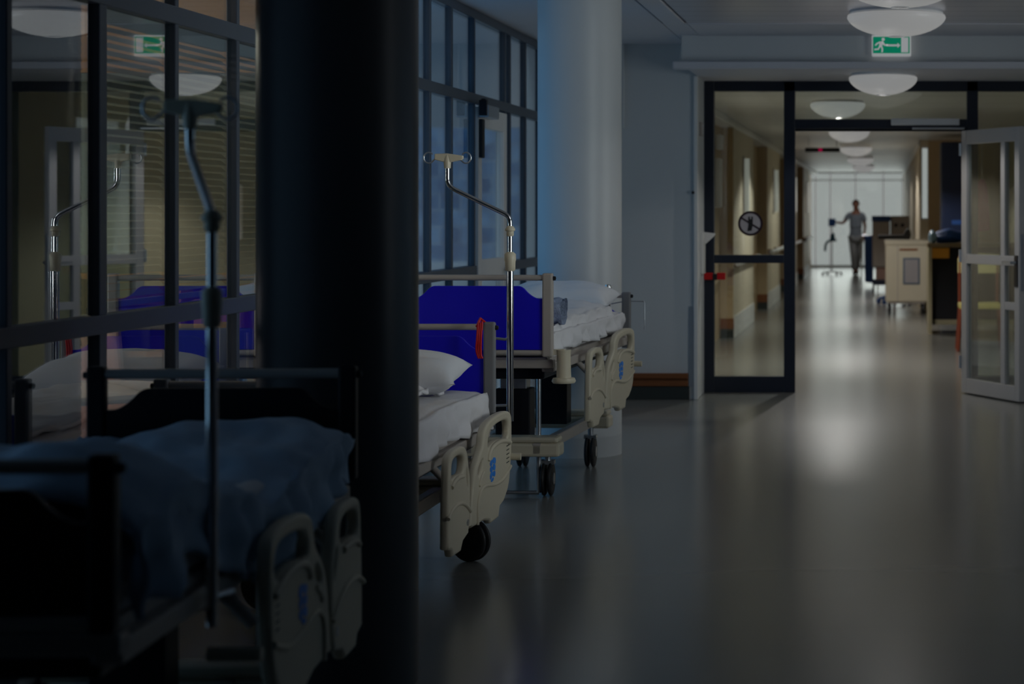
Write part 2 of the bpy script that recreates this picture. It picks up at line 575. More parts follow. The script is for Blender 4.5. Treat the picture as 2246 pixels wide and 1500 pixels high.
MB().box(0.05, 0.08, -0.03, 0.05, 2.14, 2.18).box(0.04, 0.09, -0.045, -0.02, 2.07, 2.17).build('closer_arm', M_BLACKMETAL, c_, bevel=0.004)
MB().box(0.032, 0.055, 0.0, 0.075, 1.80, 2.05).build('closer_cover', M_BLACK, c_, bevel=0.004)
h_ = MB().tube([(0.03, 0.91, 1.06), (0.085, 0.91, 1.06), (0.085, 0.78, 1.06)], 0.011).build('door_handle', M_BLACKMETAL, d1, smooth=True)
MB().box(0.03, 0.036, 0.88, 0.94, 0.92, 1.14).build('handle_plate', M_STEEL, h_, bevel=0.003)


# ------------------------------------------------------------------ setting: glazed partition across the corridor mouth
part = thing('door_2', 'dark framed glass partition across the mouth of the corridor', 'door frame', (0, YP, 0), 0, None, 'structure')


def bar(x0, x1, z0, z1, nm='frame_bar', m=M_FRAME, y0=-0.045, y1=0.045):
    return MB().box(x0, x1, y0, y1, z0, z1).build(nm, m, part, bevel=0.004)


bar(-1.43, -1.35, 0, 2.5, 'frame_post')
bar(-0.79, -0.70, 0, 2.5, 'frame_post')
bar(0.68, 0.77, 0, 2.5, 'frame_post')
bar(1.95, 2.03, 0, 2.5, 'frame_post')
bar(-1.35, -0.79, 1.04, 1.105)
bar(-1.35, -0.79, 0.0, 0.13)
bar(-1.35, 1.95, 2.42, 2.50)
bar(-0.70, 0.68, 2.12, 2.195)
bar(0.77, 1.95, 0.0, 0.13)
bar(-0.70, 0.68, 2.10, 2.121, 'door_stop', M_BLACKMETAL, -0.02, 0.05)
for x0, x1, z0, z1 in [(-1.355, -0.785, 0.125, 1.045), (-1.355, -0.785, 1.10, 2.425), (-0.705, 0.685, 2.19, 2.425), (0.765, 1.955, 0.125, 2.425)]:
    MB().box(x0, x1, -0.004, 0.004, z0, z1).build('pane', G_DOOR, part)
MB().box(0.07, 0.62, -0.085, -0.045, 2.145, 2.20).build('door_closer', M_WHITE, part, bevel=0.006)
MB().box(0.24, 0.66, -0.10, -0.06, 2.112, 2.128).build('closer_arm', M_STEEL, part, bevel=0.003)

# open leaf
hx, hy, fx, fy = 0.655, 15.95, 1.06, 15.10
leaf_w = math.hypot(fx - hx, fy - hy)
d3 = thing('door_3', 'pale framed glass door standing open at the right of the corridor mouth', 'door', (hx, hy, 0), math.atan2(fy - hy, fx - hx), None, 'structure')
mb = MB()
w = leaf_w
mb.box(0, 0.085, -.025, .025, 0.01, 2.10).box(w - 0.075, w, -.025, .025, 0.01, 2.10)
mb.box(0.085, w - .075, -.025, .025, 1.99, 2.10).box(.085, w - .075, -.025, .025, .01, .125).box(.085, w - .075, -.025, .025, 1.04, 1.115)
mb.box(w - 0.30, w - 0.235, -.022, .022, .125, 1.99)
mb.box(w - 0.235, w - .075, -.022, .022, 0.70, 0.76)
mb.build('leaf_frame', M_LEAF, d3, bevel=0.004)
for a, b, c, d in [(.08, w - .295, .12, 1.045), (.08, w - .295, 1.11, 2.0), (w - .24, w - .07, .12, .705), (w - .24, w - .07, .755, 1.045), (w - .24, w - .07, 1.11, 2.0)]:
    MB().box(a, b, -.004, .004, c, d).build('pane', G_DOOR, d3)
for s in (-1, 1):
    h_ = MB().tube([(w - 0.04, s * .025, 1.065), (w - .04, s * .075, 1.065), (w - .17, s * .075, 1.065)], .011).build('door_handle', M_STEEL, d3, smooth=True)
    MB().box(w - .065, w - .015, s * .029 - .005, s * .029 + .005, .88, 1.12).build('handle_plate', M_BLACKMETAL, h_, bevel=.003)
MB().box(w - .001, w + .004, -.012, .012, .85, 1.28).build('lock_plate', M_STEEL, d3, bevel=.001)
for z in (0.2, 1.05, 1.9):
    MB().tube([(-0.008, -.03, z), (-0.008, -.03, z + .1)], .012).build('hinge', M_STEEL, d3, smooth=True)

# ------------------------------------------------------------------ setting: corridor behind the partition
ZK = 2.50
XL, XLR = -1.72, -1.87
struct('ceiling_corridor', MB().box(-2.1, 3.9, YP + 0.1, 29.4, ZK, ZK + .15).box(-2.1, .585, 29.4, 52.4, ZK, ZK + .15), M_CORRCEIL)
struct('wall_corridor_left', MB().box(XLR - 0.3, XLR, YP + 0.1, 52.2, 0, ZK), M_TAN)
BLOCKS = [(16.6, 19.6), (23.0, 26.6), (29.8, 33.4), (36.6, 40.2), (43.4, 47.0)]
for i, (a, b) in enumerate(BLOCKS):
    struct('wall_pier', MB().box(XLR, XL, a + .004, b, 0.0, ZK), M_CREAMWALL)
    struct('wall_pier_face', MB().box(XLR, XL - .001, a, a + .004, .22, ZK), M_TAN)  # pier front darker than its side: shade put into the colour
    struct('baseboard_left', MB().box(XL, XL + .012, a + .1, b, 0.0, .24), M_WHITETRIM)  # white strip added so the floor mirrors bright patches
    struct('trim_%d' % (5 + i), MB().box(XLR, XL + .006, a - .012, a + .012, .10, .22), M_WOODTRIM)
    struct('baseboard_left', MB().box(XLR, XL + .004, a - .010, a + .012, 0.0, .10), M_BASE)
struct('trim_10', MB().box(XLR, XL + .03, YP + .12, 52.1, ZK - .075, ZK - .004), M_WHITETRIM, bevel=.006)
XCR = 0.56
struct('wall_corridor_right', MB().box(XCR, XCR + .02, 29.3, 52.2, 0, ZK), M_CREAMWALL)
struct('wall_alcove_end', MB().box(XCR, .68, 29.28, 29.34, 0, 1.33).box(XCR, .68, 29.28, 29.34, 2.42, ZK).box(XCR, .575, 29.28, 29.34, 1.33, 2.42), M_CREAMWALL)
struct('trim_11', MB().box(XCR - .03, XCR, 29.28, 52.1, ZK - .075, ZK - .004), M_WHITETRIM, bevel=.006)
struct('wall_alcove_back', MB().box(.68, 3.9, 29.28, 29.4, 0, ZK), M_TAN)
struct('wall_alcove_right', MB().box(1.72, 1.9, YP + .1, 29.3, 0, ZK), mat('olive_wall_paint', (.26, .235, .15), .5))
w4 = thing('window_4', 'narrow bright upright window at the corner of the alcove behind the cart', 'window', (.6275, 29.31, 0), 0, None, 'structure')
MB().box(-.0525, .0525, -.02, .02, 1.33, 1.36).box(-.0525, .0525, -.02, .02, 2.39, 2.42).box(-.0525, -.04, -.02, .02, 1.33, 2.42).box(.04, .0525, -.02, .02, 1.33, 2.42).build('window_frame', M_WHITETRIM, w4)
MB().box(-.045, .045, -.003, .003, 1.34, 2.41).build('pane', G_DOOR, w4)
w5 = thing('window_5', 'wide bright glazing with double doors at the far end of the corridor', 'window', (0, 52.2, 0), 0, None, 'structure')
mb = MB()
for x in (-1.87, -1.75, -1.36, -0.70, .03, .54):
    mb.box(x - .013, x + .013, -.02, .02, 0, ZK)
mb.box(-1.87, .7, -.02, .02, 2.27, 2.30).box(-1.87, .7, -.04, .04, 0, .06).box(-1.87, .7, -.04, .04, 2.46, ZK)
mb.build('window_frame', mat('far_frame_paint', (.7, .72, .8), .4), w5)
for a, b in [(-1.85, -1.77), (-1.73, -1.38), (-1.34, -.72), (-.68, .01), (.05, .53)]:
    MB().box(a, b, -.004, .004, .05, 2.27).build('pane', G_DOOR, w5)
    MB().box(a, b, -.004, .004, 2.30, 2.47).build('pane', G_DOOR, w5)

# ------------------------------------------------------------------ outside: courtyard and the building opposite
struct('ground', MB().box(-40, -2.80, 9.8, 75, -.3, -.05), M_GROUND)
tag(MB().box(-34, -2.9, 60, 64, -.05, 4.0).build('building', FACADE), 'low blue building far off behind the courtyard windows', 'building', None, 'structure')

# ------------------------------------------------------------------ room behind the near glazing
struct('floor_side_room', MB().box(-8.0, -2.76, 6.0, 9.6, -.2, 0), M_DARKWALL)
struct('ceiling_side_room', MB().box(-8.0, -2.76, 6.0, 9.6, 2.52, 2.6), M_ORANGEWOOD)
struct('wall_side_room_back', MB().box(-8.0, -2.70, 9.6, 9.72, 0, 3.0), mat('grey_green_wall_paint', (.24, .30, .26), .6))
struct('wall_side_room_frieze', MB().box(-8.0, -2.70, 9.57, 9.6, 2.12, 2.52), M_ORANGEWOOD)
struct('wall_side_room_left', MB().box(-8.2, -8.0, 6.0, 9.6, 0, 3.0), M_CREAMWALL)
struct('wall_side_room_front', MB().box(-8.0, -2.70, 5.9, 6.0, 0, 3.0), M_DARKWALL)
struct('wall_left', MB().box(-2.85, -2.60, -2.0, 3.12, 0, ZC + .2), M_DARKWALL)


def blind(y0, y1, z0, z1, material, label, tilt, cat='blind'):
    t = thing('window_blind', label, cat, (-2.672, (y0 + y1) / 2 + .02, z1), 0, 'slatted blinds behind the near glazing')
    w_ = (y1 - y0) / 2
    MB().box(-.013, .013, -w_, w_, -.04, .008).build('head_rail', material, t)
    mb = MB()
    n_ = int((z1 - z0 - .06) / .027)
    for i in range(n_):
        mb.rot_box((0, 0, -.06 - i * .027), (.031, w_ * 2, .0012), ry=tilt)
    mb.build('slats', material, t)
    MB().box(-.012, .012, -w_, w_, -(z1 - z0), -(z1 - z0) + .02).build('bottom_rail', material, t)
    return t


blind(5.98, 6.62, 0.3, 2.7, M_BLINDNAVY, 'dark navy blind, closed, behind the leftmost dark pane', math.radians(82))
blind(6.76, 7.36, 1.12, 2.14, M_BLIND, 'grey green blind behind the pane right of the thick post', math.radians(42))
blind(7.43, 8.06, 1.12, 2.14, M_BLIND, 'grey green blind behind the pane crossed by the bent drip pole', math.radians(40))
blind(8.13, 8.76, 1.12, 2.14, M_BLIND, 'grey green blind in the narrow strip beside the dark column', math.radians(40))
bulb('side_room_light', (-3.5, 8.0, 2.24), 20.0, (1.0, 0.88, 0.70), .1)
bulb('side_room_fill_light', (-3.9, 7.7, 1.05), 5.0, (1.0, 0.80, 0.78), .1)  # added low fill for the lower panes, no lamp stands here

t = thing('round_table', 'white round table in the room behind the near glazing', 'table', (-3.18, 7.75, 0))
MB().lathe([(0, .73), (.42, .73), (.43, .745), (.42, .76), (0, .76)], None, 40).build('tabletop', M_WHITE, t, smooth=True)
MB().lathe([(.04, 0.02), (.035, .73)], None, 16).build('leg', M_STEEL, t, smooth=True)
MB().lathe([(.24, 0), (.24, .015), (.04, .03), (0, .03)], None, 24).build('base', M_STEEL, t, smooth=True)
t = thing('armchair', 'pale pink armchair in the room behind the near glazing', 'chair', (-3.72, 8.70, 0), .1)
MB().prism([(-.27, .45), (.33, .45), (.26, .98), (-.20, .95)], lambda a, b, s: (a, .25 + s - (b - .45) * -.2, b), 0, .09).build('backrest', M_PINK, t, bevel=.02)
MB().box(-.30, .32, -.28, .28, .30, .45).build('seat', M_PINK, t, bevel=.03)
for s in (-.33, .34):
    MB().box(s - .05, s + .05, -.28, .3, .12, .60).build('armrest', M_PINK, t, bevel=.025)
for sx in (-.28, .29):
    for sy in (-.24, .26):
        MB().tube([(sx, sy, 0), (sx, sy, .30)], .018).build('leg', M_STEEL, t)
t = thing('shelf_unit', 'orange wooden shelf unit against the back wall behind the near glazing', 'shelf', (-3.26, 9.38, 0))
MB().box(-.5, -.47, -.18, .18, 0, 1.15).box(.47, .5, -.18, .18, 0, 1.15).box(-.02, .02, -.18, .18, 0, 1.15).box(-.5, .5, .16, .18, 0, 1.15).build('carcass', M_ORANGEWOOD, t)
for z in (.06, .42, .78, 1.14):
    MB().box(-.5, .5, -.18, .16, z, z + .025).build('shelf', M_ORANGEWOOD, t)
for x0, z0, w_, h_, m_, lb in [(-.44, .805, .30, .2, M_DARKBLUE, 'dark blue box file on the shelf unit'), (.06, .805, .22, .24, M_YELLOW, 'amber box file on the shelf unit'), (.05, .445, .34, .26, M_RED, 'red box on the lower shelf of the orange unit')]:
    tag(MB().box(-3.26 + x0, -3.26 + x0 + w_, 9.25, 9.51, z0, z0 + h_).build('box_file', m_, bevel=.004), lb, 'box')
t = thing('side_chair', 'blue chair beside the white round table behind the glazing', 'chair', (-3.08, 8.92, 0))
MB().box(-.2, .2, -.2, .2, .44, .48).build('seat', M_MIDBLUE, t, bevel=.015)
MB().box(-.2, .2, .18, .21, .58, .92).build('backrest', M_MIDBLUE, t, bevel=.012)
for sx in (-.18, .18):
    MB().tube([(sx, -.18, 0), (sx, -.18, .44)], .012).build('leg', M_STEEL, t)
    MB().tube([(sx, .19, 0), (sx, .19, .9)], .012).build('leg', M_STEEL, t)


# ------------------------------------------------------------------ hospital beds
RS = 1.149
HEAD_RAIL = [(0, -.396), (.12, -.402), (.23, -.404), (.34, -.424), (.36, -.440), (.50, -.440), (.525, -.398), (.60, -.388), (.70, -.344), (.74, -.256), (.76, -.15), (.76, -.041), (.72, -.012), (.60, 0), (.46, 0), (.30, -.012), (.23, -.05), (.22, -.10), (.15, -.135), (.07, -.185), (.03, -.278)]
HEAD_HOLE = [(.30, -.125), (.30, -.085), (.34, -.052), (.46, -.038), (.64, -.038), (.705, -.06), (.71, -.11), (.66, -.128), (.55, -.112), (.42, -.108)]
HEAD_SLOT = [(.115, -.195), (.17, -.158), (.225, -.150), (.20, -.185), (.15, -.215)]
FOOT_RAIL = [(-.38, -.412), (-.32, -.424), (-.30, -.452), (-.17, -.455), (-.13, -.423), (-.04, -.409), (-.01, -.339), (0, -.207), (-.03, -.145), (-.05, -.09), (-.10, -.052), (-.25, -.048), (-.34, -.06), (-.36, -.10), (-.365, -.151), (-.38, -.273)]
FOOT_HOLE = [(-.325, -.160), (-.325, -.105), (-.30, -.085), (-.22, -.078), (-.13, -.085), (-.10, -.11), (-.11, -.145), (-.15, -.158), (-.25, -.150)]
FOOT_SLOT = [(-.075, -.15), (-.06, -.15), (-.03, -.20), (-.035, -.235), (-.06, -.21)]
EMBLEM = [[(.335, -.18), (.38, -.176), (.375, -.196), (.34, -.20)], [(.39, -.170), (.435, -.178), (.43, -.20), (.39, -.19)],
          [(.33, -.206), (.37, -.202), (.383, -.22), (.345, -.226)], [(.388, -.196), (.43, -.206), (.425, -.226), (.392, -.22)],
          [(.335, -.232), (.38, -.226), (.375, -.245), (.34, -.256)], [(.388, -.228), (.43, -.232), (.42, -.252), (.388, -.246)], [(.35, -.258), (.40, -.252), (.39, -.264), (.36, -.268)]]


def rail_part(bed, loops, ridges, side_x, y_of, top, d, emblem=False, RS=RS):
    sc = [[Vector((p[0] * RS, p[1])) for p in lp] for lp in loops]
    # the lower corners stay crisp: repeat their points before rounding
    sc[0] = [q for p in sc[0] for q in ((p, p + Vector((.0008, 0))) if p.y < -.375 else (p,))]
    me = sheet_with_holes([chaikin(lp, 2) for lp in sc], .034, .011)
    sgn = 1 if side_x > 0 else -1
    m = Matrix(((0, 0, 1, side_x), (d, 0, 0, y_of(0)), (0, 1, 0, top), (0, 0, 0, 1)))
    mb = MB().mesh(me, m)
    for pts, r in ridges:
        mb.tube([(side_x + sgn * .0175, y_of(p[0] * RS), top + p[1]) for p in smooth_path([Vector(q) for q in pts], 2)], r, 8)
    rail = mb.build('side_rail', M_CREAM, bed, smooth=True)
    if emblem:
        mb = MB()
        for q in EMBLEM:
            mb.prism([tuple(v) for v in chaikin([Vector(v) + (Vector(v) - sum((Vector(w_) for w_ in q), Vector((0, 0))) / len(q)) * .18 for v in q], 1)], lambda a, b, s: (side_x + sgn * (.0172 + s), y_of(a * RS), top + b), 0, .0015)
        e = mb.build('emblem', M_EMBLEM, rail)
        e['label'] = 'blue flame-like maker emblem'
        mb = MB()
        for k in range(5):
            z = top - .155 - k * .018
            mb.box(side_x + sgn * .0172, side_x + sgn * .0185, y_of(.655 * RS) - .006, y_of(.70 * RS), z - .004, z)
        mb.build('printed_marks', M_BASE, rail)
    else:
        MB().lathe([(0, .0), (.013, 0), (.013, .003), (0, .003)], Matrix.Translation((side_x + sgn * .017, y_of(-.06 * RS), top - .36)) @ Matrix.Rotation(sgn * R90, 4, 'Y'), 14).build('round_mark', M_STEEL, rail)
    return rail


def board(bed, name, y, top, bottom, half, frame_m, panel_m=M_BLUE, d=1, rail_r=.014, cut=.06):
    """end board: two posts, a top and a bottom tube and a shaped blue panel"""
    a, pt, ps, pb = half - .05, top - .062, top - .062 - cut, bottom + .034
    pts = [(-a, pb), (a, pb), (a, ps)]
    pts += [tuple(p) for p in smooth_path([Vector((a, ps)), Vector((a - .03, ps)), Vector((a - .065, ps + cut * .35)), Vector((a - .10, pt)), Vector((a - .14, pt))], 2)][1:]
    pts += [(-x, z) for x, z in reversed(pts[3:])] + [(-a, ps)]
    o = MB().prism(pts, lambda p, q, s: (p, y + s, q), -.009, .009).build(name, panel_m, bed, bevel=.003)
    MB().tube([(-half + .04, y, top - .022), (half - .04, y, top - .022)], rail_r).build('top_tube', M_BEIGE, o, smooth=True)
    MB().tube([(-half + .04, y, bottom + .02), (half - .04, y, bottom + .02)], .014).build('bottom_tube', M_BEIGE, o, smooth=True)
    for s in (-1, 1):
        x = s * (half - .025)
        MB().box(x - .025, x + .025, y - .02, y + .02, bottom, top).build('post', frame_m, o, bevel=.008)
        MB().lathe([(0, 0), (.011, 0), (.009, .012), (0, .015)], Matrix.Translation((s * half, y, top - .025)) @ Matrix.Rotation(s * R90, 4, 'Y'), 14).build('end_cap', M_BLACK, o, smooth=True)
    return o


def make_bed(label, loc, rz, rt, L, d, mid, foot, head, casters, cast_rot=0.3, post_m=M_BEIGE, base_half=.29):
    """rt = height of the rail tops; d = +1 when the head lies away from the camera; corridor side is +x"""
    bed = thing('hospital_bed', label, 'hospital bed', loc, rz, 'hospital beds parked along the glazed wall')
    Y = lambda y: d * y
    yy = lambda a, b: (min(Y(a), Y(b)), max(Y(a), Y(b)))
    half = .37
    # deck
    y0, y1 = yy(.06, L - .06)
    MB().box(-.33, .33, y0, y1, rt - .085, rt - .05).box(-.36, .36, *yy(.04, .10), rt - .102, rt - .06).box(-.36, .36, *yy(L - .1, L - .04), rt - .102, rt - .06).box(-.36, -.30, y0, y1, rt - .12, rt - .075).box(.30, .36, y0, y1, rt - .12, rt - .075).build('deck_frame', M_BEIGE, bed, bevel=.006)
    MB().box(-.30, .30, *yy(.12, L - .12), rt - .16, rt - .09).build('underframe', M_BLACKMETAL, bed, bevel=.01)
    # base
    b0, b1 = .50, L - .12
    base = MB().box(-base_half + .09, -base_half + .14, *yy(b0, b1), .225, .285).box(base_half - .14, base_half - .09, *yy(b0, b1), .225, .285).build('base_frame', M_BEIGE, bed, bevel=.008)
    for a in (b0, b1 - .13):
        q0, q1 = yy(a, a + .13)
        MB().box(-base_half, base_half, q0, q1, .215, .285).box(-base_half + .008, base_half - .008, q0 + .004, q1 - .004, .285, .315).build('end_cover', M_CREAM, base, bevel=.014)
    # lift columns
    for a in (.72, L - .45):
        q0, q1 = yy(a, a + .12)
        c = MB().box(-.09, .09, q0, q1, .26, (rt + .2) / 2 + .04).build('lift_column', M_BLACKMETAL, bed, bevel=.006)
        MB().box(-.07, .07, q0 + .015, q1 - .015, (rt + .1) / 2, rt - .09).build('inner_tube', M_STEEL, c, bevel=.005)
    MB().tube([(.16, Y(.62), .02), (.16, Y(.62), rt - .1)], .012).tube([(-.1, Y(.62), .02), (.16, Y(.62), .02)], .01).build('stabiliser_leg', M_STEEL, bed, smooth=True) if rt > .7 and d > 0 else None
    # casters
    for cx, cy in casters:
        wm = MB()
        ang = cast_rot
        m = Matrix.Translation((cx, Y(cy), .088)) @ Matrix.Rotation(ang, 4, 'Z')
        for s in (-.017, .017):
            wm.lathe([(0, -.011), (.075, -.011), (.086, -.006), (.088, 0), (.086, .006), (.075, .011), (0, .011)], m @ Matrix.Translation((s, 0, 0)) @ Matrix.Rotation(R90, 4, 'Y'), 30)
        c = wm.build('caster', M_BLACK, bed, smooth=True)
        MB().lathe([(.016, .16), (.016, .225), (0, .225)], Matrix.Translation((cx, Y(cy), 0)), 14).rot_box(m @ Vector((0, .0, .085)), (.07, .06, .02), rz=ang).build('fork', M_STEEL, c, smooth=True)
        MB().lathe([(.030, 0), (.030, .004), (0, .004)], m @ Matrix.Translation((.029, 0, 0)) @ Matrix.Rotation(R90, 4, 'Y'), 16).build('hub', M_STEEL, c)
    # end boards
    board(bed, 'foot_board', Y(0), *foot, half, post_m, M_BLUE if d > 0 else M_BLACKMETAL, d=d)  # near bed's boards turn black: foreground shade put into their colour
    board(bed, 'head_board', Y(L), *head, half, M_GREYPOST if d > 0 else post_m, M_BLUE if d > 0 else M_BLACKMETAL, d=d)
    # corner bumpers
    for yb in (0.03,) if d > 0 else ():
        t_ = MB().lathe([(0, -.11), (.052, -.11), (.058, -.10), (.052, -.085), (.035, -.083), (.033, .03), (.036, .05), (0, .05)], Matrix.Translation((half + .045, Y(yb), rt - .06)), 24)
        t_.box(half - .06, half + .05, Y(yb) - .022, Y(yb) + .022, rt - .035, rt - .008)
        t_.build('corner_bumper', M_CREAM, bed, smooth=True)
    # rails on the corridor side
    xr = half + .047
    y_of = lambda u: Y(mid + u)
    S_R = [(.11, -.40), (.11, -.315), (.15, -.275), (.22, -.262), (.32, -.272), (.42, -.288), (.55, -.292), (.64, -.278), (.73, -.255)]
    rail_part(bed, [HEAD_RAIL, HEAD_HOLE, HEAD_SLOT], [(S_R, .008), ([(.30, -.17), (.31, -.145), (.38, -.122), (.52, -.118), (.66, -.135), (.72, -.15)], .010), ([(.14, -.25), (.16, -.225), (.215, -.205)], .007)], xr, y_of, rt, d, emblem=True, RS=RS if d > 0 else .80)
    rail_part(bed, [FOOT_RAIL, FOOT_HOLE, FOOT_SLOT], [([(-.385, -.295), (-.33, -.272), (-.25, -.262), (-.16, -.268), (-.08, -.29), (-.01, -.325)], .008), ([(-.33, -.185), (-.30, -.170), (-.22, -.162), (-.14, -.168)], .009)], xr, y_of, rt, d, RS=1.07 if d > 0 else 1.0)
    for u in (.22, .55, -.2):
        MB().tube([(half - .08, y_of(u * RS), rt - .08), (xr - .012, y_of(u * RS), rt - .20)], .015).build('rail_arm', M_BEIGE, bed, smooth=True)
    MB().tube([(xr - .05, Y(mid + .76 * RS - .02), rt - .215), (xr + .06, Y(mid + .76 * RS - .02), rt - .215)], .016).build('line_holder', M_CREAM, bed, smooth=True)
    # mattress
    ms = MB()
    q0, q1 = yy(.06, L - .05)
    ms.box(-.335, .335, q0, q1, rt - .049, rt + .06)
    ms.build('mattress', M_SHEET, bed, bevel=.035)
    return bed


def drape(name, label, cat, loc, rz, x0, x1, y0, y1, top, drop_r, drop_l, material, wr=.012, seed=0, lumps=(), group=None, corner=.05, nu=64, nv=64, edge_wave=.03):
    """cloth lying on the mattress and hanging over its sides"""
    wid = x1 - x0
    tot = drop_l + wid + drop_r

    def f(u, v):
        s = u * tot
        y = y0 + (y1 - y0) * v
        hem = 1 + edge_wave * 6 * wob(y, seed, 3.1, 3.0, 1.0)
        if s < drop_l:
            k = (drop_l - s) * hem
            x, z = x0 - .01, top - k
        elif s > drop_l + wid:
            k = (s - drop_l - wid) * hem
            fold = (math.sin(y * 26 + 9 * wob(y, seed, 0, 2.5, 1)) * .020 * (.55 + wob(y, seed, 7, 3, 1.2)) + wob(y, k * 2, seed, 7, .03)) * min(1, k / .06)
            x, z = x1 + .006 + .05 * k + fold, top - k
        else:
            x, z = x0 + s - drop_l, top
            for side in (x - x0, x1 - x):
                if side < corner:
                    q = 1 - side / corner
                    z -= corner * .35 * q * q
        z += wob(x, y, seed, 5, wr) + wob(x, y, seed + 4, 14, wr * .45)
        for (lx, ly, lr, lh) in lumps:
            q = ((x - lx) ** 2 + (y - ly) ** 2) / (lr * lr)
            z += lh * math.exp(-q)
        if v < .02 or v > .98:
            z -= .008
        return Vector((x, y, z))
    o = MB().grid(nu, nv, f).build(name, material, None, smooth='all', solid=.014)
    o.location = loc
    o.rotation_euler = (0, 0, rz)
    return tag(o, label, cat, group)


def pillow(label, loc, rz, w_, l_, h_, material=M_PILLOW, tilt=0.0, group='white pillows on the beds'):
    def f(side):
        def g(u, v):
            a, b = u * 2 - 1, v * 2 - 1
            k = (max(0, 1 - abs(a) ** 3.2) * max(0, 1 - abs(b) ** 3.2)) ** .5
            pin = 1 - .10 * (1 - abs(a) ** 2) * abs(b) ** 4 - .0
            pin2 = 1 - .10 * (1 - abs(b) ** 2) * abs(a) ** 4
            z = side * h_ / 2 * k + wob(a, b, side + loc[1], 2.2, .016 * k)
            return Vector((a * w_ / 2 * pin2, b * l_ / 2 * pin, z + (1 - k) * -.01))
        return g
    mb = MB().grid(28, 22, f(1)).grid(28, 22, f(-1))
    o = mb.build('pillow', material, None, smooth='all', merge=True)
    o.location = loc
    o.rotation_euler = (tilt, 0, rz)
    return tag(o, label, 'pillow', group)


# bed 1: middle one
RZ1 = 0.0
bed1 = make_bed('cream railed hospital bed in the middle of the row, drip pole at its head', (-2.06, 6.65, 0), RZ1, .594, 2.05, 1, 1.22,
                (.594 + .30, .50), (.97, .56), [(.35, 1.62), (-.2, 1.60), (.2, .62), (-.2, .62)], cast_rot=1.15, post_m=M_GREYPOST)
drape('bed_sheet', 'white sheet hanging over the side of the bed in the middle of the row', 'bed sheet', (-2.06, 6.65, 0), RZ1, -.34, .345, .04, 1.96, .594 + .082, .15, .12, M_SHEET, .010, 2.0, [(.1, 1.2, .35, .02)])
drape('duvet', 'rumpled white duvet folded back on the bed in the middle of the row', 'duvet', (-2.06, 6.65, 0), RZ1, -.31, .20, .1, 1.78, .594 + .112, .02, .02, M_SHEET, .022, 5.0, [(.05, 1.5, .22, .05), (.0, .9, .3, .03)])
pillow('white pillow against the blue head board of the middle bed', (-2.10, 8.32, .594 + .185), .05, .70, .46, .17, tilt=.10)

# bed 2: far one
ang2 = -math.radians(3.0)
c2 = (-1.573 - .37, 9.54, 0)
bed2 = make_bed('cream railed hospital bed farthest along, wide blue foot board towards the hall', c2, ang2, .80, 2.08, 1, .985,
                (1.158, .757), (.985, .66), [(.20, .65), (-.2, .65), (.19, 1.80), (-.2, 1.80)], cast_rot=0.06)
drape('bed_sheet', 'white sheet tucked over the farthest bed', 'bed sheet', c2, ang2, -.345, .35, .07, 1.95, .80 + .076, .10, .10, M_SHEET, .010, 9.0)
drape('duvet', 'white duvet heaped on the farthest bed', 'duvet', c2, ang2, -.33, .335, .12, 1.62, .80 + .115, .135, .05, M_SHEET, .028, 7.7, [(.22, 1.25, .25, .035), (.1, .8, .3, .03), (.2, 1.5, .18, .03)])
p = Matrix.Translation(c2) @ Matrix.Rotation(ang2, 4, 'Z')
pillow('white pillow at the head of the farthest bed', tuple(p @ Vector((.0, 1.80, .80 + .16))), ang2, .66, .42, .17, tilt=.12)
# rolled towel blanket beside the foot board
def roll_f(u, v):
    a = v * 2 * math.pi
    r = .062 + .006 * math.sin(3 * a) + wob(u * 6, math.sin(a), math.cos(a), 2.2, .022)
    x = -.3 + u * .665
    return Vector((x, .27 + r * math.cos(a) * 1.5, .80 + .165 + r * math.sin(a)))
o = MB().grid(26, 20, roll_f).build('rolled_blanket', M_TOWEL, None, smooth='all')
o.location = c2; o.rotation_euler = (0, 0, ang2)
tag(o, 'rolled blue and white blanket behind the blue foot board of the farthest bed', 'blanket')
t = thing('tube_clamp', 'small chrome clamp on the head board tube behind the farthest pillow', 'clamp', tuple(p @ Vector((.235, 2.08, .965))), ang2)
MB().lathe([(0, -.09), (.014, -.085), (.017, -.03), (.028, -.02), (.030, .02), (.018, .028), (.022, .045), (.016, .062), (0, .066)], None, 20).build('clamp_body', M_CHROME, t, smooth=True)
MB().tube([(.02, 0, -.05), (.10, .005, -.035), (.21, .005, -.035), (.215, .005, -.045), (.215, .005, -.20)], .0035, 8).build('wire_arm', M_STEEL, t, smooth=True)
# barcode sticker on the foot cross bar of the farthest bed
st = MB().box(-.02, .035, .034, .0402, .80 - .106, .80 - .062).build('barcode_label', M_WHITE, bed2)
mb = MB()
x = -.012
for k in range(11):
    w_ = random.choice([.001, .0018, .0026])
    mb.box(x, x + w_, .0325, .0345, .80 - .098, .80 - .081)
    x += w_ + .0015
mb.box(-.012, .025, .0325, .0345, .80 - .073, .80 - .0705)
mb.build('barcode_lines', M_BLACK, st)

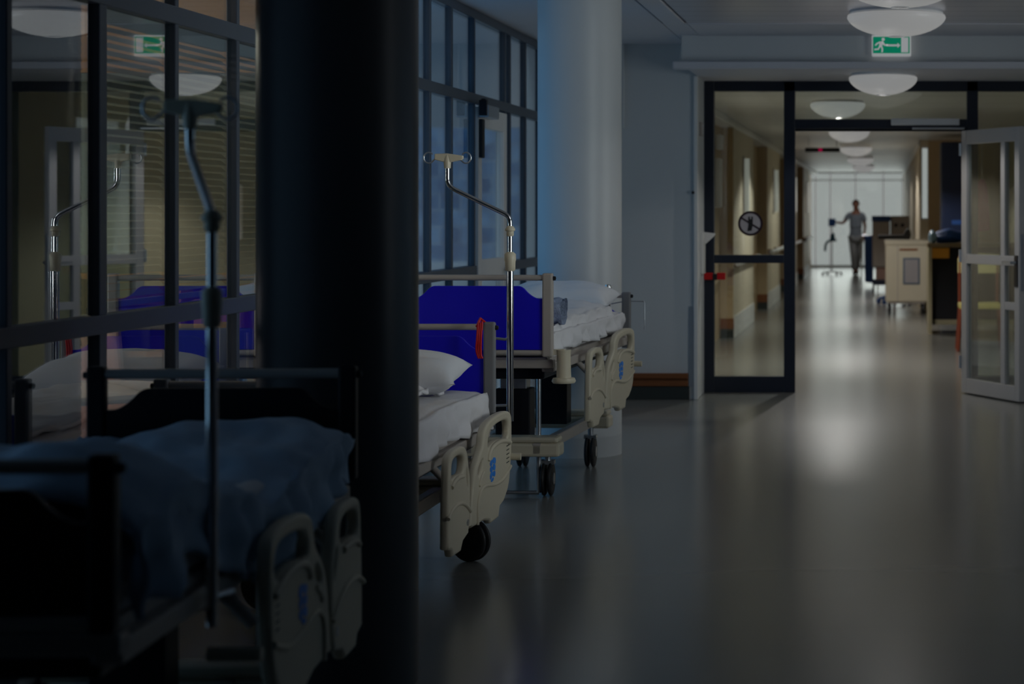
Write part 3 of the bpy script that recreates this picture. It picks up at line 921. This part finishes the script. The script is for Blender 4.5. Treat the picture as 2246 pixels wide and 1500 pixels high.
# bed 0: near one, in the dark, head towards the camera
ang0 = math.radians(3.2)
c0 = (-1.474 - .37, 5.57, 0)
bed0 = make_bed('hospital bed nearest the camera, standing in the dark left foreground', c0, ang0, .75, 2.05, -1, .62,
                (1.02, .70), (1.02, .70), [(.22, .5), (-.22, .5), (.22, 1.7), (-.22, 1.7)], cast_rot=.4, post_m=M_BLACKMETAL)  # black posts too: shadow painted into their colour
drape('duvet', 'rumpled pale blue duvet bunched on the nearest bed in the dark', 'duvet', c0, ang0, -.34, .375, -1.95, -.07, .75 + .085, .17, .12, M_BLUECLOTH, .034, 3.3,
      [(.15, -1.75, .30, .16), (-.1, -1.4, .3, .10), (.1, -.25, .3, .055), (.3, -.95, .2, -.05)], edge_wave=.05)
p0 = Matrix.Translation(c0) @ Matrix.Rotation(ang0, 4, 'Z')


# ------------------------------------------------------------------ drip poles
def drip_pole(label, loc, z0, z_bend, z_hook, reach, az, r_low, r_up, z_c1, z_c2, bracket):
    t = thing('drip_pole', label, 'drip pole', (loc[0], loc[1], 0), az, 'bent drip poles on the beds')
    low = MB().tube([(0, 0, z0), (0, 0, z_c2)], r_low, 16).build('lower_tube', M_CHROME, t, smooth=True)
    zt = z_hook
    path = smooth_path([Vector((0, 0, z_c2 - .02)), Vector((0, 0, z_bend - .02)), Vector((0, 0, z_bend + .045)), Vector((-.05, 0, z_bend + .07)), Vector((-reach + .06, 0, z_bend + .15)), Vector((-reach, 0, z_bend + .18)), Vector((-reach, 0, z_bend + .25)), Vector((-reach, 0, zt))], 3)
    MB().tube(path, r_up, 14).build('bent_tube', M_CHROME, t, smooth=True)
    MB().lathe([(r_low + .001, z_c2 - .05), (r_low + .007, z_c2 - .045), (r_low + .008, z_c2 - .01), (r_low + .010, z_c2), (r_low + .010, z_c2 + .025), (r_up + .002, z_c2 + .035)], None, 20).build('collar', M_CREAM, t, smooth=True)
    MB().lathe([(r_up + .001, z_c1 - .022), (r_up + .006, z_c1 - .016), (r_up + .006, z_c1), (r_up + .012, z_c1 + .004), (r_up + .012, z_c1 + .010), (r_up + .004, z_c1 + .022), (r_up, z_c1 + .024)], None, 20).build('stop_ring', M_CREAM, t, smooth=True)
    # hook head turned to face the hall
    hd = MB()
    hd.lathe([(r_up + .004, zt - .03), (r_up + .006, zt), (r_up + .002, zt + .03)], Matrix.Translation((-reach, 0, 0)), 16)
    c, s = math.cos(-az), math.sin(-az)
    f = lambda a, b, q: (-reach + a * c - q * s, a * s + q * c, zt + b)
    hd.prism([(-.055, .034), (-.055, .008), (-.01, -.004), (.01, -.004), (.06, .006), (.07, .012), (.07, .026), (.0, .036)], f, -.012, .012)
    head = hd.build('hook_plate', M_CREAM, t, bevel=.004)
    for sx in (-1, 1):
        pts = []
        for k in range(11):
            a = math.radians(-120 + k * 26) if sx > 0 else math.radians(300 - k * 26)
            pts.append(f(sx * .082 + .022 * math.cos(a), .016 + .024 * math.sin(a), 0))
        MB().tube([f(sx * .05, .016, 0)] + pts, .0035, 8).build('hook', M_STEEL, head, smooth=True)
    for b in bracket:
        MB().tube(b, .006, 8).build('bracket', M_STEEL, t, smooth=True)
    return t


drip_pole('chrome bent drip pole at the head of the middle bed, before the courtyard windows', (-1.637, 8.76), .53, 1.385, 1.672, .276, 0.0, .0155, .0105, 1.365, 1.24,
          [[(0, 0, .90), (-.02, -.01, .89), (-.09, -.025, .90)], [(0, 0, .60), (-.10, -.03, .60)]])
drip_pole('dark bent drip pole standing at the nearest bed, left foreground', (-1.375, 4.085), .60, 1.40, 1.66, .276, -math.radians(62), .0115, .010, 1.43, 1.262,
          [[(0, 0, .66), (-.05, .05, .66)]])

# red strap on the head board of the middle bed
mb = MB()
yb = 8.665
for k in range(3):
    mb.tube(smooth_path([Vector((-1.752 + k * .009, yb - .035, .965 + .006 * k)), Vector((-1.755 + k * .008, yb - .038, .90)), Vector((-1.762 + k * .01, yb - .03, .85 - .01 * k)), Vector((-1.750 + k * .008, yb - .028, .815))], 2), .005, 8)
mb.tube([(-1.757, yb - .036, .955), (-1.755, yb + .03, .985), (-1.74, yb + .07, .965), (-1.74, yb + .035, .94)], .006, 8)
tag(mb.build('red_strap', M_RED, None, smooth=True), 'red strap looped round the head board tube of the middle bed', 'strap')


# ------------------------------------------------------------------ ceiling lamps
def bowl_lamp(label, x, y, z, dia, energy, drop, color=(1, .97, .93), group='white bowl ceiling lamps'):
    t = thing('ceiling_lamp', label, 'lamp', (x, y, z), 0, group)
    R = dia / 2
    MB().lathe([(0, 0), (R * .93, 0), (R * .95, -.012), (R * .93, -.022), (0, -.022)], None, 48).build('mount_ring', M_WHITE, t, smooth=True)
    prof = [(R * .90, -.022), (R * .985, -.026), (R, -.040)]
    for k in range(1, 12):
        a = k / 12 * math.pi / 2
        prof.append((R * math.cos(a), -.040 - .125 * math.sin(a) ** 1.15))
    prof += [(.052, -.166)]
    MB().lathe(prof, None, 56).build('glass_bowl', M_OPAL, t, smooth=True)
    MB().lathe([(.052, -.167), (.052, -.156), (.018, -.155), (.018, -.130), (0, -.130)], None, 24).build('bulb_baffle', M_WHITE, t, smooth=True)  # added baffle, hides the bulb and narrows its beam
    if energy:
        b = bulb('lamp_light', (0, 0, -.155 + drop), energy, color, .003)
        b.parent = t
    return t


bowl_lamp('nearest white bowl ceiling lamp, cut by the top edge of the photo', .10, 11.06, ZC, .64, 9, .008)
bowl_lamp('white bowl ceiling lamp hanging in front of the green exit sign', .092, 12.9, ZC, .64, 9, .008)
bowl_lamp('white bowl ceiling lamp under the beam, just before the glass partition', .007, 15.1, 2.5, .52, 16, .0075)
for i, (yy_, lb) in enumerate([(18.8, 'first white bowl lamp inside the corridor, behind the header glass'), (25.3, 'second white bowl lamp along the corridor ceiling'), (31.8, 'third white bowl lamp along the corridor ceiling'), (38.3, 'fourth white bowl lamp along the corridor ceiling'), (44.8, 'farthest white bowl lamp along the corridor ceiling')]):
    bowl_lamp(lb, -.42, yy_, ZK, .52, (150, 110, 60, 25, 10)[i], .0038)

# ------------------------------------------------------------------ exit sign on the beam
t = thing('exit_sign', 'green and white running man exit sign on the beam behind a lamp', 'sign', (.067, 14.65, 2.668))
MB().box(-.144, .144, -.06, 0, -.075, .082).build('housing', M_SIGNWHITE, t, bevel=.008)
MB().box(-.134, .134, -.064, -.06, -.055, .066).build('green_face', M_GREEN, t)
mb = MB()
f = lambda a, b, s: (a, -.064 - s, b)
PR = lambda pts: mb.prism(pts, f, 0, .002)
PR([(-.035, .010), (.045, .010), (.045, .022), (.066, .003), (.045, -.016), (.045, -.004), (-.035, -.004)])
mb.build('arrow', M_SIGNWHITE, t)
mb = MB()
PR([(.072, -.048), (.124, -.048), (.124, .060), (.072, .060)])
mb.build('door_symbol', M_SIGNWHITE, t)
mb = MB()
PR([(-.085, .030), (-.058, .034), (-.068, -.004), (-.092, -.008)])
PR([(-.085, .032), (-.112, .018), (-.122, .002), (-.114, -.002), (-.100, .012), (-.086, .018)])
PR([(-.062, .032), (-.045, .010), (-.028, .012), (-.028, .000), (-.050, -.002), (-.066, .012)])
PR([(-.092, -.006), (-.078, -.004), (-.092, -.030), (-.125, -.034), (-.125, -.022), (-.098, -.018)])
PR([(-.080, -.004), (-.066, -.004), (-.060, -.022), (-.062, -.048), (-.074, -.048), (-.072, -.024)])
mb.lathe([(0, 0), (.012, 0), (.012, .002), (0, .002)], Matrix.Translation((-.060, -.064, .047)) @ Matrix.Rotation(R90, 4, 'X'), 18)
mb.build('running_figure', M_SIGNWHITE, t)

# ------------------------------------------------------------------ things at the partition
t = thing('prohibition_sticker', 'round sticker with a barred figure on the left pane of the partition', 'sticker', (-1.061, YP - .006, 1.358))
RX = Matrix.Rotation(R90, 4, 'X')
MB().lathe([(0, 0), (.095, 0), (.095, .001), (0, .001)], RX, 40).build('disc', M_STICKER, t)
MB().lathe([(.082, .001), (.100, .001), (.100, .0025), (.082, .0025), (.082, .001)], RX, 40).build('ring', M_MAROON, t)
f = lambda a, b, s: (a, -.001 - s, b)
MB().prism([(-.078, .040), (-.070, .052), (.078, -.040), (.070, -.052)], f, 0, .002).build('slash', M_MAROON, t)
mb = MB()
mb.prism([(-.016, .055), (-.004, .055), (-.004, .035), (.008, .035), (.008, .055), (.020, .055), (.020, .015), (.018, -.020), (.010, -.058), (-.024, -.062), (-.016, -.015), (-.018, .015)], f, 0, .0028)
mb.build('figure', M_BLACK, t)

t = thing('door_holder', 'grey wall box with a tapered arm beside the dark partition frame', 'door holder', (-1.43, 15.80, 1.12))
MB().box(0, .018, -.12, .12, -.16, .17).build('wall_box', M_WHITETRIM, t, bevel=.004)
MB().prism([(.018, .17), (.10, .16), (.10, .145), (.018, .07)], lambda a, b, s: (a, s, b), .05, .08).build('arm', M_WHITE, t, bevel=.004)
t = thing('red_latch', 'red bar with a black clip on the partition post at hand height', 'latch', (-1.39, YP - .055, .935))
MB().box(-.04, .032, -.012, .012, -.028, .028).build('red_block', M_RED, t, bevel=.004)
MB().box(.062, .132, -.012, .012, -.028, .028).build('red_block', M_RED, t, bevel=.004)
MB().box(-.035, .13, -.006, .014, -.012, .016).box(.03, .066, -.016, .012, -.03, .02).build('clip', M_BLACK, t, bevel=.003)
t = thing('wall_hinge_box', 'small grey box high on the door jamb left of the partition', 'fitting', (-1.43, 15.62, 2.10))
MB().box(0, .02, -.05, .05, -.055, .055).build('box_body', M_BEIGE, t, bevel=.004)
MB().box(.02, .028, -.012, .012, -.04, .04).build('switch_tab', M_WHITE, t, bevel=.002)
tag(MB().lathe([(0, 0), (.012, 0), (.012, .012), (0, .014)], Matrix.Translation((-1.46, YF - .03, 1.60)) @ RX, 16).build('push_button', M_BLACK), 'small black button on the white jamb trim', 'button')
t = thing('conduit', 'thin white vertical cable conduit on the wall right of the pale column', 'conduit', (-2.0, YF - .012, 0))
MB().box(-.006, .006, -.006, .012, 2.1, 2.75).build('cover_strip', M_WHITETRIM, t)

# ------------------------------------------------------------------ corridor fittings
for i, (a, b) in enumerate(BLOCKS[1:]):
    t = thing('handrail', ['white handrail on the first cream pier of the corridor', 'white handrail on the second cream pier of the corridor', 'white handrail on the third cream pier of the corridor', 'white handrail on the farthest cream pier of the corridor'][i], 'handrail', (XL, a, .86), 0, 'corridor handrails')
    MB().tube([(.075, -.35, 0), (.075, b - a, 0)], .028, 14).build('rail_tube', M_WHITETRIM, t, smooth=True)
    for yb in (.15, (b - a) / 2, b - a - .3):
        MB().box(0, .06, yb, yb + .06, -.05, .03).build('rail_bracket', M_WOODTRIM, t, bevel=.004)
    t = thing('wall_light', ['tall white wall light on the first cream pier of the corridor', 'tall white wall light on the second cream pier of the corridor', 'tall white wall light on the third cream pier of the corridor', 'tall white wall light on the farthest cream pier of the corridor'][i], 'wall light', (XL, a + 1.6, 1.78), 0, 'tall wall lights in the corridor')
    MB().box(0, .02, -.09, .09, -.36, .36).build('back_plate', M_BEIGE, t, bevel=.003)
    MB().tube([(.05, 0, -.33), (.05, 0, .33)], .032, 14).build('tube_cover', mat('lit_tube_cover', (.5, .5, .48), .4, emit=(.17, .17, .155)), t, smooth=True)
for i, (a, z0, z1) in enumerate([(22.3, 1.50, 2.05), (22.4, 2.15, 2.32)]):
    tag(MB().box(XLR, XLR + .075, a - .1, a + .1, z0, z1).build('wall_dispenser', M_WHITE, bevel=.02), ['tall white dispenser on the tan wall at the left of the corridor', 'small white box above the tall dispenser on the tan corridor wall'][i], 'dispenser')

t = thing('display_board', 'black hanging display with a red digit across the corridor ceiling', 'display', (-.86, 28.7, 2.345))
MB().box(-.25, .25, -.03, .03, -.03, .03).build('housing', M_BLACK, t, bevel=.004)
MB().box(-.055, -.005, -.033, -.03, -.024, .024).build('lit_digit', mat('red_led', (.3, 0, .02), .4, emit=(.20, .0, .03)), t)
for s in (-.2, .2):
    MB().tube([(s, 0, .03), (s, 0, .155)], .006).build('hanger', M_STEEL, t)

# linen cart
t = thing('supply_cart', 'tall cream supply cart with a framed panel on its end, right side of the corridor', 'cart', (.345, 28.6, 0))
MB().box(-.30, .30, -.28, .50, .17, .98).build('body', M_CREAM, t, bevel=.02)
MB().box(-.31, .31, -.29, .51, .98, 1.05).build('top', M_CREAM, t, bevel=.012)
p_ = MB().box(-.05, .19, -.292, -.28, .42, .80).build('panel_frame', mat('blue_grey_frame', (.10, .14, .20), .4), t, bevel=.006)
MB().box(-.025, .165, -.296, -.29, .445, .775).build('panel', mat('grey_panel', (.34, .32, .33), .4), p_)
MB().box(-.13, -.12, -.286, -.28, .16, .97).build('door_seam', M_BEIGE, t)
MB().box(-.10, .16, -.286, -.28, .90, .93).build('name_strip', M_WOODTRIM, t)
MB().box(-.26, .26, -.25, .45, .145, .175).build('chassis', M_BEIGE, t)
for sx in (-.24, .24):
    for sy in (-.20, .40):
        MB().lathe([(0, -.022), (.066, -.022), (.07, 0), (.066, .022), (0, .022)], Matrix.Translation((sx, sy, .07)) @ Matrix.Rotation(R90, 4, 'Y'), 20).box(sx - .025, sx + .025, sy - .03, sy + .03, .09, .15).build('caster', M_BLACK, t, smooth=True)
# machine trolley
t = thing('machine_trolley', 'grey equipment trolley with a blue top parked behind the cream cart', 'trolley', (-.02, 36.4, 0))
MB().box(-.16, .16, -.2, .3, .45, 1.28).build('cabinet', M_BEIGE, t, bevel=.015)
MB().box(-.17, .17, -.21, .31, 1.28, 1.38).build('blue_top', M_MIDBLUE, t, bevel=.01)
MB().box(.17, .52, -.1, .3, 1.02, 1.38).build('side_unit', M_BEIGE, t, bevel=.02)
MB().box(.24, .30, -.11, -.1, 1.18, 1.24).box(.36, .42, -.11, -.1, 1.18, 1.24).build('socket', M_BLACK, t)
MB().box(-.16, .2, -.2, .3, .12, .22).build('base', M_DARKBLUE, t, bevel=.02)
MB().box(-.1, .1, -.12, .2, .2, .47).build('stem', mat('flesh_plastic', (.45, .28, .24), .5), t)
for sx in (-.14, .18):
    for sy in (-.16, .26):
        MB().lathe([(0, -.018), (.055, -.018), (.06, 0), (.055, .018), (0, .018)], Matrix.Translation((sx, sy, .06)) @ Matrix.Rotation(R90, 4, 'Y'), 20).build('caster', M_BLACK, t, smooth=True)
t = thing('laundry_bag', 'blue laundry bag hanging in its stand, left of the equipment trolley', 'bag', (-.255, 38.5, 0))
MB().prism([(-.08, .10), (.08, .08), (.09, 1.0), (-.09, 1.0)], lambda a, b, s: (a, s, b), -.18, .18).build('bag_body', M_MIDBLUE, t, bevel=.03)
MB().tube([(-.13, -.2, 1.0), (.15, -.2, 1.0), (.15, .2, 1.0), (-.13, .2, 1.0), (-.13, -.2, 1.0)], .012).tube([(-.15, -.2, 0), (-.13, -.2, 1.0)], .012).tube([(.17, .2, 0), (.15, .2, 1.0)], .012).tube([(.17, -.2, 0), (.15, -.2, 1.0)], .012).tube([(-.15, .2, 0), (-.13, .2, 1.0)], .012).build('stand', M_STEEL, t)
# black swivel chair behind the cart
t = thing('swivel_chair', 'black padded chair standing behind the cream cart', 'chair', (.19, 31.5, .0))
MB().box(-.26, .22, -.22, .22, 1.02, 1.09).build('seat', M_BLACK, t, bevel=.025)
MB().prism([(.12, 1.03), (.24, 1.00), (.27, 1.08), (.26, 1.17), (.21, 1.21), (.16, 1.13)], lambda a, b, s: (a, s, b), -.2, .2).build('backrest', M_BLACK, t, bevel=.03)
MB().tube([(0, 0, .1), (0, 0, 1.03)], .03).build('post', M_STEEL, t)
for k in range(5):
    a = k * 2 * math.pi / 5 + .3
    MB().tube([(0, 0, .13), (.26 * math.cos(a), .26 * math.sin(a), .075)], [.03, .018]).lathe([(0, 0), (.03, .01), (.037, .037), (.03, .065), (0, .075)], Matrix.Translation((.26 * math.cos(a), .26 * math.sin(a), 0)), 14).build('foot', M_MIDBLUE, t, smooth=True)

# alcove on the right
t = thing('tall_cupboard', 'tall dark blue cupboard in the alcove right of the corridor', 'cupboard', (1.04, 27.30, 0))
MB().box(-.24, .26, -.35, .40, 0, 2.40).build('carcass', M_DARKBLUE, t, bevel=.006)
MB().box(-.22, .24, -.37, -.35, .12, 1.15).build('door', M_BLACKMETAL, t, bevel=.004)
dd = MB().box(-.22, .24, -.37, -.35, 1.18, 2.36).build('door', M_DARKBLUE, t, bevel=.004)
MB().box(.18, .20, -.40, -.37, 1.30, 1.46).build('handle', M_STEEL, dd)
MB().box(-.10, .10, -.375, -.368, 1.28, 1.34).build('label_plate', M_MIDBLUE, t)
t = thing('counter_table', 'dark counter with a wooden top in the alcove right of the corridor', 'counter', (1.12, 24.0, 0))
MB().box(-.58, .55, -.40, .45, 1.03, 1.08).build('worktop', mat('counter_wood', (.20, .15, .08), .4, vary=.2), t, bevel=.006)
MB().box(-.54, .52, -.10, .42, .10, 1.03).build('front_panel', M_BLACKMETAL, t)
MB().box(-.57, -.53, -.38, .42, 0, 1.03).build('side_panel', mat('counter_side', (.38, .34, .22), .5), t)
MB().box(.48, .52, -.38, .42, 0, 1.03).build('side_panel', MATS['counter_side'], t)
MB().box(-.50, .46, -.12, -.10, .10, .16).build('foot_bar', MATS['counter_side'], t)
tag(MB().box(-.30 + .86, -.06 + .86, 23.64, 23.86, .90, 1.028).build('storage_bin', M_YELLOW, bevel=.012), 'amber storage bin under the counter top in the alcove', 'bin')
def sack(name, label, cx, cy, cz, rx, ry, rz_, m, seed):
    def f_(u, v):
        a, b = u * 2 * math.pi, v * math.pi
        r = 1 + .25 * noise.noise(Vector((math.cos(a) * math.sin(b) * 1.5 + seed, math.sin(a) * math.sin(b) * 1.5, math.cos(b) * 1.5)))
        z = max(0, cz + rz_ * (math.cos(b) * r) - cz + rz_ * .8)
        return Vector((cx + rx * math.cos(a) * math.sin(b) * r, cy + ry * math.sin(a) * math.sin(b) * r, cz + z))
    return tag(MB().grid(24, 14, f_).build(name, m, None, smooth='all', merge=True), label, 'bag')
sack('plastic_bag', 'dark blue bag lying on the counter in the alcove', .80, 23.95, 1.08, .20, .16, .09, M_MIDBLUE, 1.0)
sack('plastic_bag', 'pale blue crumpled bag at the left end of the counter', .60, 23.8, 1.08, .05, .10, .085, mat('pale_blue_plastic', (.25, .42, .58), .3), 4.0)
sack('plastic_bag', 'green crumpled packet lying on the counter beside the blue bag', 1.06, 23.8, 1.08, .09, .10, .06, M_GREENPLANT, 7.0)
t = thing('wooden_chair', 'wooden chair with red legs and a yellow seat before the counter', 'chair', (1.02, 20.9, 0))
MB().box(-.22, .22, -.22, .22, .44, .50).build('seat', mat('yellow_cushion', (.5, .42, .12), .6), t, bevel=.015)
MB().prism([(-.22, .80), (.22, .80), (.22, 1.0), (-.16, 1.02), (-.22, .96)], lambda a, b, s: (a, .19 + s, b), 0, .03).build('backrest', mat('pale_yellow_pad', (.55, .48, .22), .6), t, bevel=.01)
for sx in (-.2, .2):
    MB().tube([(sx * 1.15, -.2, 0), (sx, -.19, .46)], .017).build('leg', mat('red_wood', (.16, .03, .012), .4), t)
    MB().tube([(sx * 1.15, .24, 0), (sx, .2, .46), (sx, .205, .98)], .017).build('leg', MATS['red_wood'], t)
t = thing('hanging_garment', 'pink garment hanging on a hook beside the dark cupboard', 'garment', (1.24, 24.75, 1.6))
MB().prism([(-.09, -.40), (.10, -.38), (.07, .15), (.03, .26), (-.03, .26), (-.07, .14)], lambda a, b, s: (a, s, b), -.03, .03).build('cloth', mat('pink_cloth', (.55, .16, .24), .8), t, bevel=.02)
MB().tube([(0, 0, .25), (0, 0, .85), (0, 0, .9)], .005).build('hook', M_STEEL, t)
for x_, y_, z0, z1, m_, lb in [(1.72, 21.4, 1.15, 1.75, M_WHITE, 'tall pale dispenser on the tan wall seen through the open door'), (1.72, 24.2, 1.35, 1.70, M_STEEL, 'narrow steel dispenser on the tan wall seen through the open door'), (1.72, 23.0, .70, .88, M_BEIGE, 'small grey box low on the tan wall seen through the open door')]:
    tag(MB().box(x_ - .09, x_, y_ - .12, y_ + .12, z0, z1).build('wall_dispenser', m_, bevel=.025), lb, 'dispenser')

# ------------------------------------------------------------------ person walking in the corridor
PX, PY = -.61, 46.0
person = thing('person', 'person in a pale grey-blue tunic and trousers walking down the bright corridor', 'person', (PX, PY, 0))
B = {
    'pelvis': ((0, 0, .93), (.135, .10)), 'waist': ((0, 0, 1.08), (.115, .085)), 'chest': ((0, 0, 1.27), (.135, .10)), 'neckb': ((0, .0, 1.42), (.075, .06)),
    'neck': ((0, -.01, 1.49), (.05, .05)), 'jaw': ((0, -.03, 1.56), (.062, .072)), 'head': ((0, -.015, 1.635), (.076, .092)), 'crown': ((0, -.005, 1.70), (.055, .07)),
    'shR': ((-.16, 0, 1.39), .055), 'elR': ((-.29, -.03, 1.19), .036), 'wrR': ((-.46, -.08, 1.215), .026), 'haR': ((-.535, -.09, 1.225), (.026, .018)),
    'shL': ((.16, 0, 1.39), .055), 'elL': ((.215, .03, 1.12), .038), 'wrL': ((.19, -.05, .89), .027), 'haL': ((.18, -.07, .80), (.022, .030)),
    'hipR': ((-.085, 0, .88), .085), 'knR': ((-.055, -.12, .49), .058), 'anR': ((-.03, -.08, .10), .04), 'toR': ((-.035, -.22, .045), .035),
    'hipL': ((.085, 0, .88), .085), 'knL': ((.055, .02, .48), .058), 'anL': ((.025, .20, .13), .04), 'toL': ((.03, .10, .045), .035)}
BE = [('pelvis', 'waist'), ('waist', 'chest'), ('chest', 'neckb'), ('neckb', 'neck'), ('neck', 'jaw'), ('jaw', 'head'), ('head', 'crown'), ('neckb', 'shR'), ('shR', 'elR'), ('elR', 'wrR'), ('wrR', 'haR'), ('neckb', 'shL'), ('shL', 'elL'), ('elL', 'wrL'), ('wrL', 'haL'), ('pelvis', 'hipR'), ('hipR', 'knR'), ('knR', 'anR'), ('anR', 'toR'), ('pelvis', 'hipL'), ('hipL', 'knL'), ('knL', 'anL'), ('anL', 'toL')]
mb = MB().mesh(skin_mesh(B, BE, 2))
for side, w0, dirv, spread in (('R', (-.535, -.09, 1.225), Vector((-1, -.1, .05)), Vector((0, .25, 1))), ('L', (.18, -.07, .80), Vector((-.1, -.15, -1)), Vector((0, 1, -.1)))):
    w0 = Vector(w0)
    for k in range(4):
        off = spread.normalized() * (.027 - k * .018)
        ln = (.062, .075, .072, .055)[k]
        q0 = w0 + off
        curl = Vector((.02, -.05, -.03)) if side == 'R' else Vector((-.02, -.03, .01))
        mb.tube([q0 - dirv.normalized() * .02, q0 + dirv.normalized() * ln * .5, q0 + dirv.normalized() * ln * .85 + curl * .5, q0 + dirv.normalized() * ln * .9 + curl], [.0095, .009, .008, .006], 8)
    th = w0 + spread.normalized() * .03 - dirv.normalized() * .03
    mb.tube([th, th + spread.normalized() * .025 + dirv.normalized() * .02, th + spread.normalized() * .03 + dirv.normalized() * .05], [.011, .010, .007], 8)
# nose, ears, eye sockets
mb.tube([(0, -.098, 1.645), (0, -.118, 1.608), (0, -.100, 1.598)], [.008, .013, .008], 8)
for s in (-1, 1):
    mb.lathe([(0, -.006), (.014, -.004), (.016, .003), (0, .006)], Matrix.Translation((s * .078, 0, 1.62)) @ Matrix.Rotation(R90, 4, 'Y') @ Matrix.Scale(1.6, 4, (1, 0, 0)), 12)
mb.build('body', M_SKIN, person, smooth='all')
for s in (-1, 1):
    MB().lathe([(0, -.008), (.009, 0), (0, .008)], Matrix.Translation((s * .03, -.098, 1.642)), 10).build('eye', M_BLACK, person, smooth='all')
MB().tube([(-.022, -.098, 1.572), (0, -.104, 1.568), (.022, -.098, 1.572)], .005, 8).build('mouth', mat('lips', (.30, .09, .08), .5), person, smooth='all')
mb = MB()
def hair_f(u, v):
    a, b = u * 2 * math.pi, v * 1.9
    front = max(0, -math.sin(a))
    b *= 1 - .45 * front
    return Vector((.088 * math.cos(a) * math.sin(b), .008 + .105 * math.sin(a) * math.sin(b), 1.635 + .108 * math.cos(b)))
mb.grid(28, 12, hair_f)
mb.tube([(.0, .10, 1.62), (.03, .11, 1.54), (.07, .03, 1.45), (.075, -.05, 1.38)], [.03, .035, .03, .012], 10)
mb.build('hair', M_HAIR, person, smooth='all', merge=True)
T = {'chest': ((0, 0, 1.25), (.158, .122)), 'waist': ((0, 0, 1.07), (.142, .108)), 'hip': ((0, 0, .92), (.165, .128)), 'hem': ((0, 0, .80), (.178, .138)), 'top': ((0, 0, 1.405), (.10, .075)), 'col': ((0, -.002, 1.455), (.066, .06)),
     'shR': ((-.165, 0, 1.39), .068), 'slR': ((-.245, -.02, 1.25), .062), 'shL': ((.165, 0, 1.39), .068), 'slL': ((.21, .02, 1.22), .062)}
MB().mesh(skin_mesh(T, [('chest', 'waist'), ('waist', 'hip'), ('hip', 'hem'), ('chest', 'top'), ('top', 'col'), ('top', 'shR'), ('shR', 'slR'), ('top', 'shL'), ('shL', 'slL')], 2)).build('tunic', M_UNIFORM, person, smooth='all')
J = {'p': ((0, 0, .90), (.15, .115)), 'hR': ((-.085, 0, .84), .105), 'kR': ((-.055, -.12, .49), .082), 'aR': ((-.03, -.08, .09), .068), 'hL': ((.085, 0, .84), .105), 'kL': ((.055, .02, .48), .082), 'aL': ((.025, .20, .12), .068)}
MB().mesh(skin_mesh(J, [('p', 'hR'), ('hR', 'kR'), ('kR', 'aR'), ('p', 'hL'), ('hL', 'kL'), ('kL', 'aL')], 2)).build('trousers', M_TROUSER, person, smooth='all')
for nm, a, b in (('R', (-.03, -.06, .05), (-.035, -.22, .04)), ('L', (.025, .21, .065), (.03, .07, .04))):
    a, b = Vector(a), Vector(b)
    MB().tube([a + (a - b) * .3, a, (a + b) / 2, b, b + (b - a) * .15], [.028, .046, .044, .04, .022], 12).build('shoe', M_BLACK, person, smooth='all')

t = thing('monitor_stand', 'slim wheeled stand with a blue monitor box held by the walking person', 'stand', (-1.155, 45.85, 0))
MB().tube([(0, 0, .06), (0, 0, 1.22)], .012).build('pole', M_STEEL, t, smooth=True)
MB().box(-.08, .08, -.05, .05, 1.12, 1.30).build('monitor_box', M_MIDBLUE, t, bevel=.012)
MB().tube(smooth_path([Vector((-.16, -.02, .55)), Vector((-.15, -.02, .72)), Vector((-.06, -.02, .80)), Vector((.10, -.02, .80))], 2), .028).build('curved_tray', M_TEAL, t, smooth=True)
MB().prism([(-.06, .82), (.08, .82), (.05, .98), (-.02, .95)], lambda a, b, s: (a, s, b), -.05, .05).build('pouch', M_TEAL, t, bevel=.015)
for k in range(4):
    a = k * R90 + .5
    MB().tube([(0, 0, .08), (.24 * math.cos(a), .24 * math.sin(a), .06)], .012).lathe([(0, 0), (.025, .008), (.03, .03), (.025, .052), (0, .06)], Matrix.Translation((.24 * math.cos(a), .24 * math.sin(a), 0)), 12).build('wheeled_foot', M_STEEL, t, smooth=True)
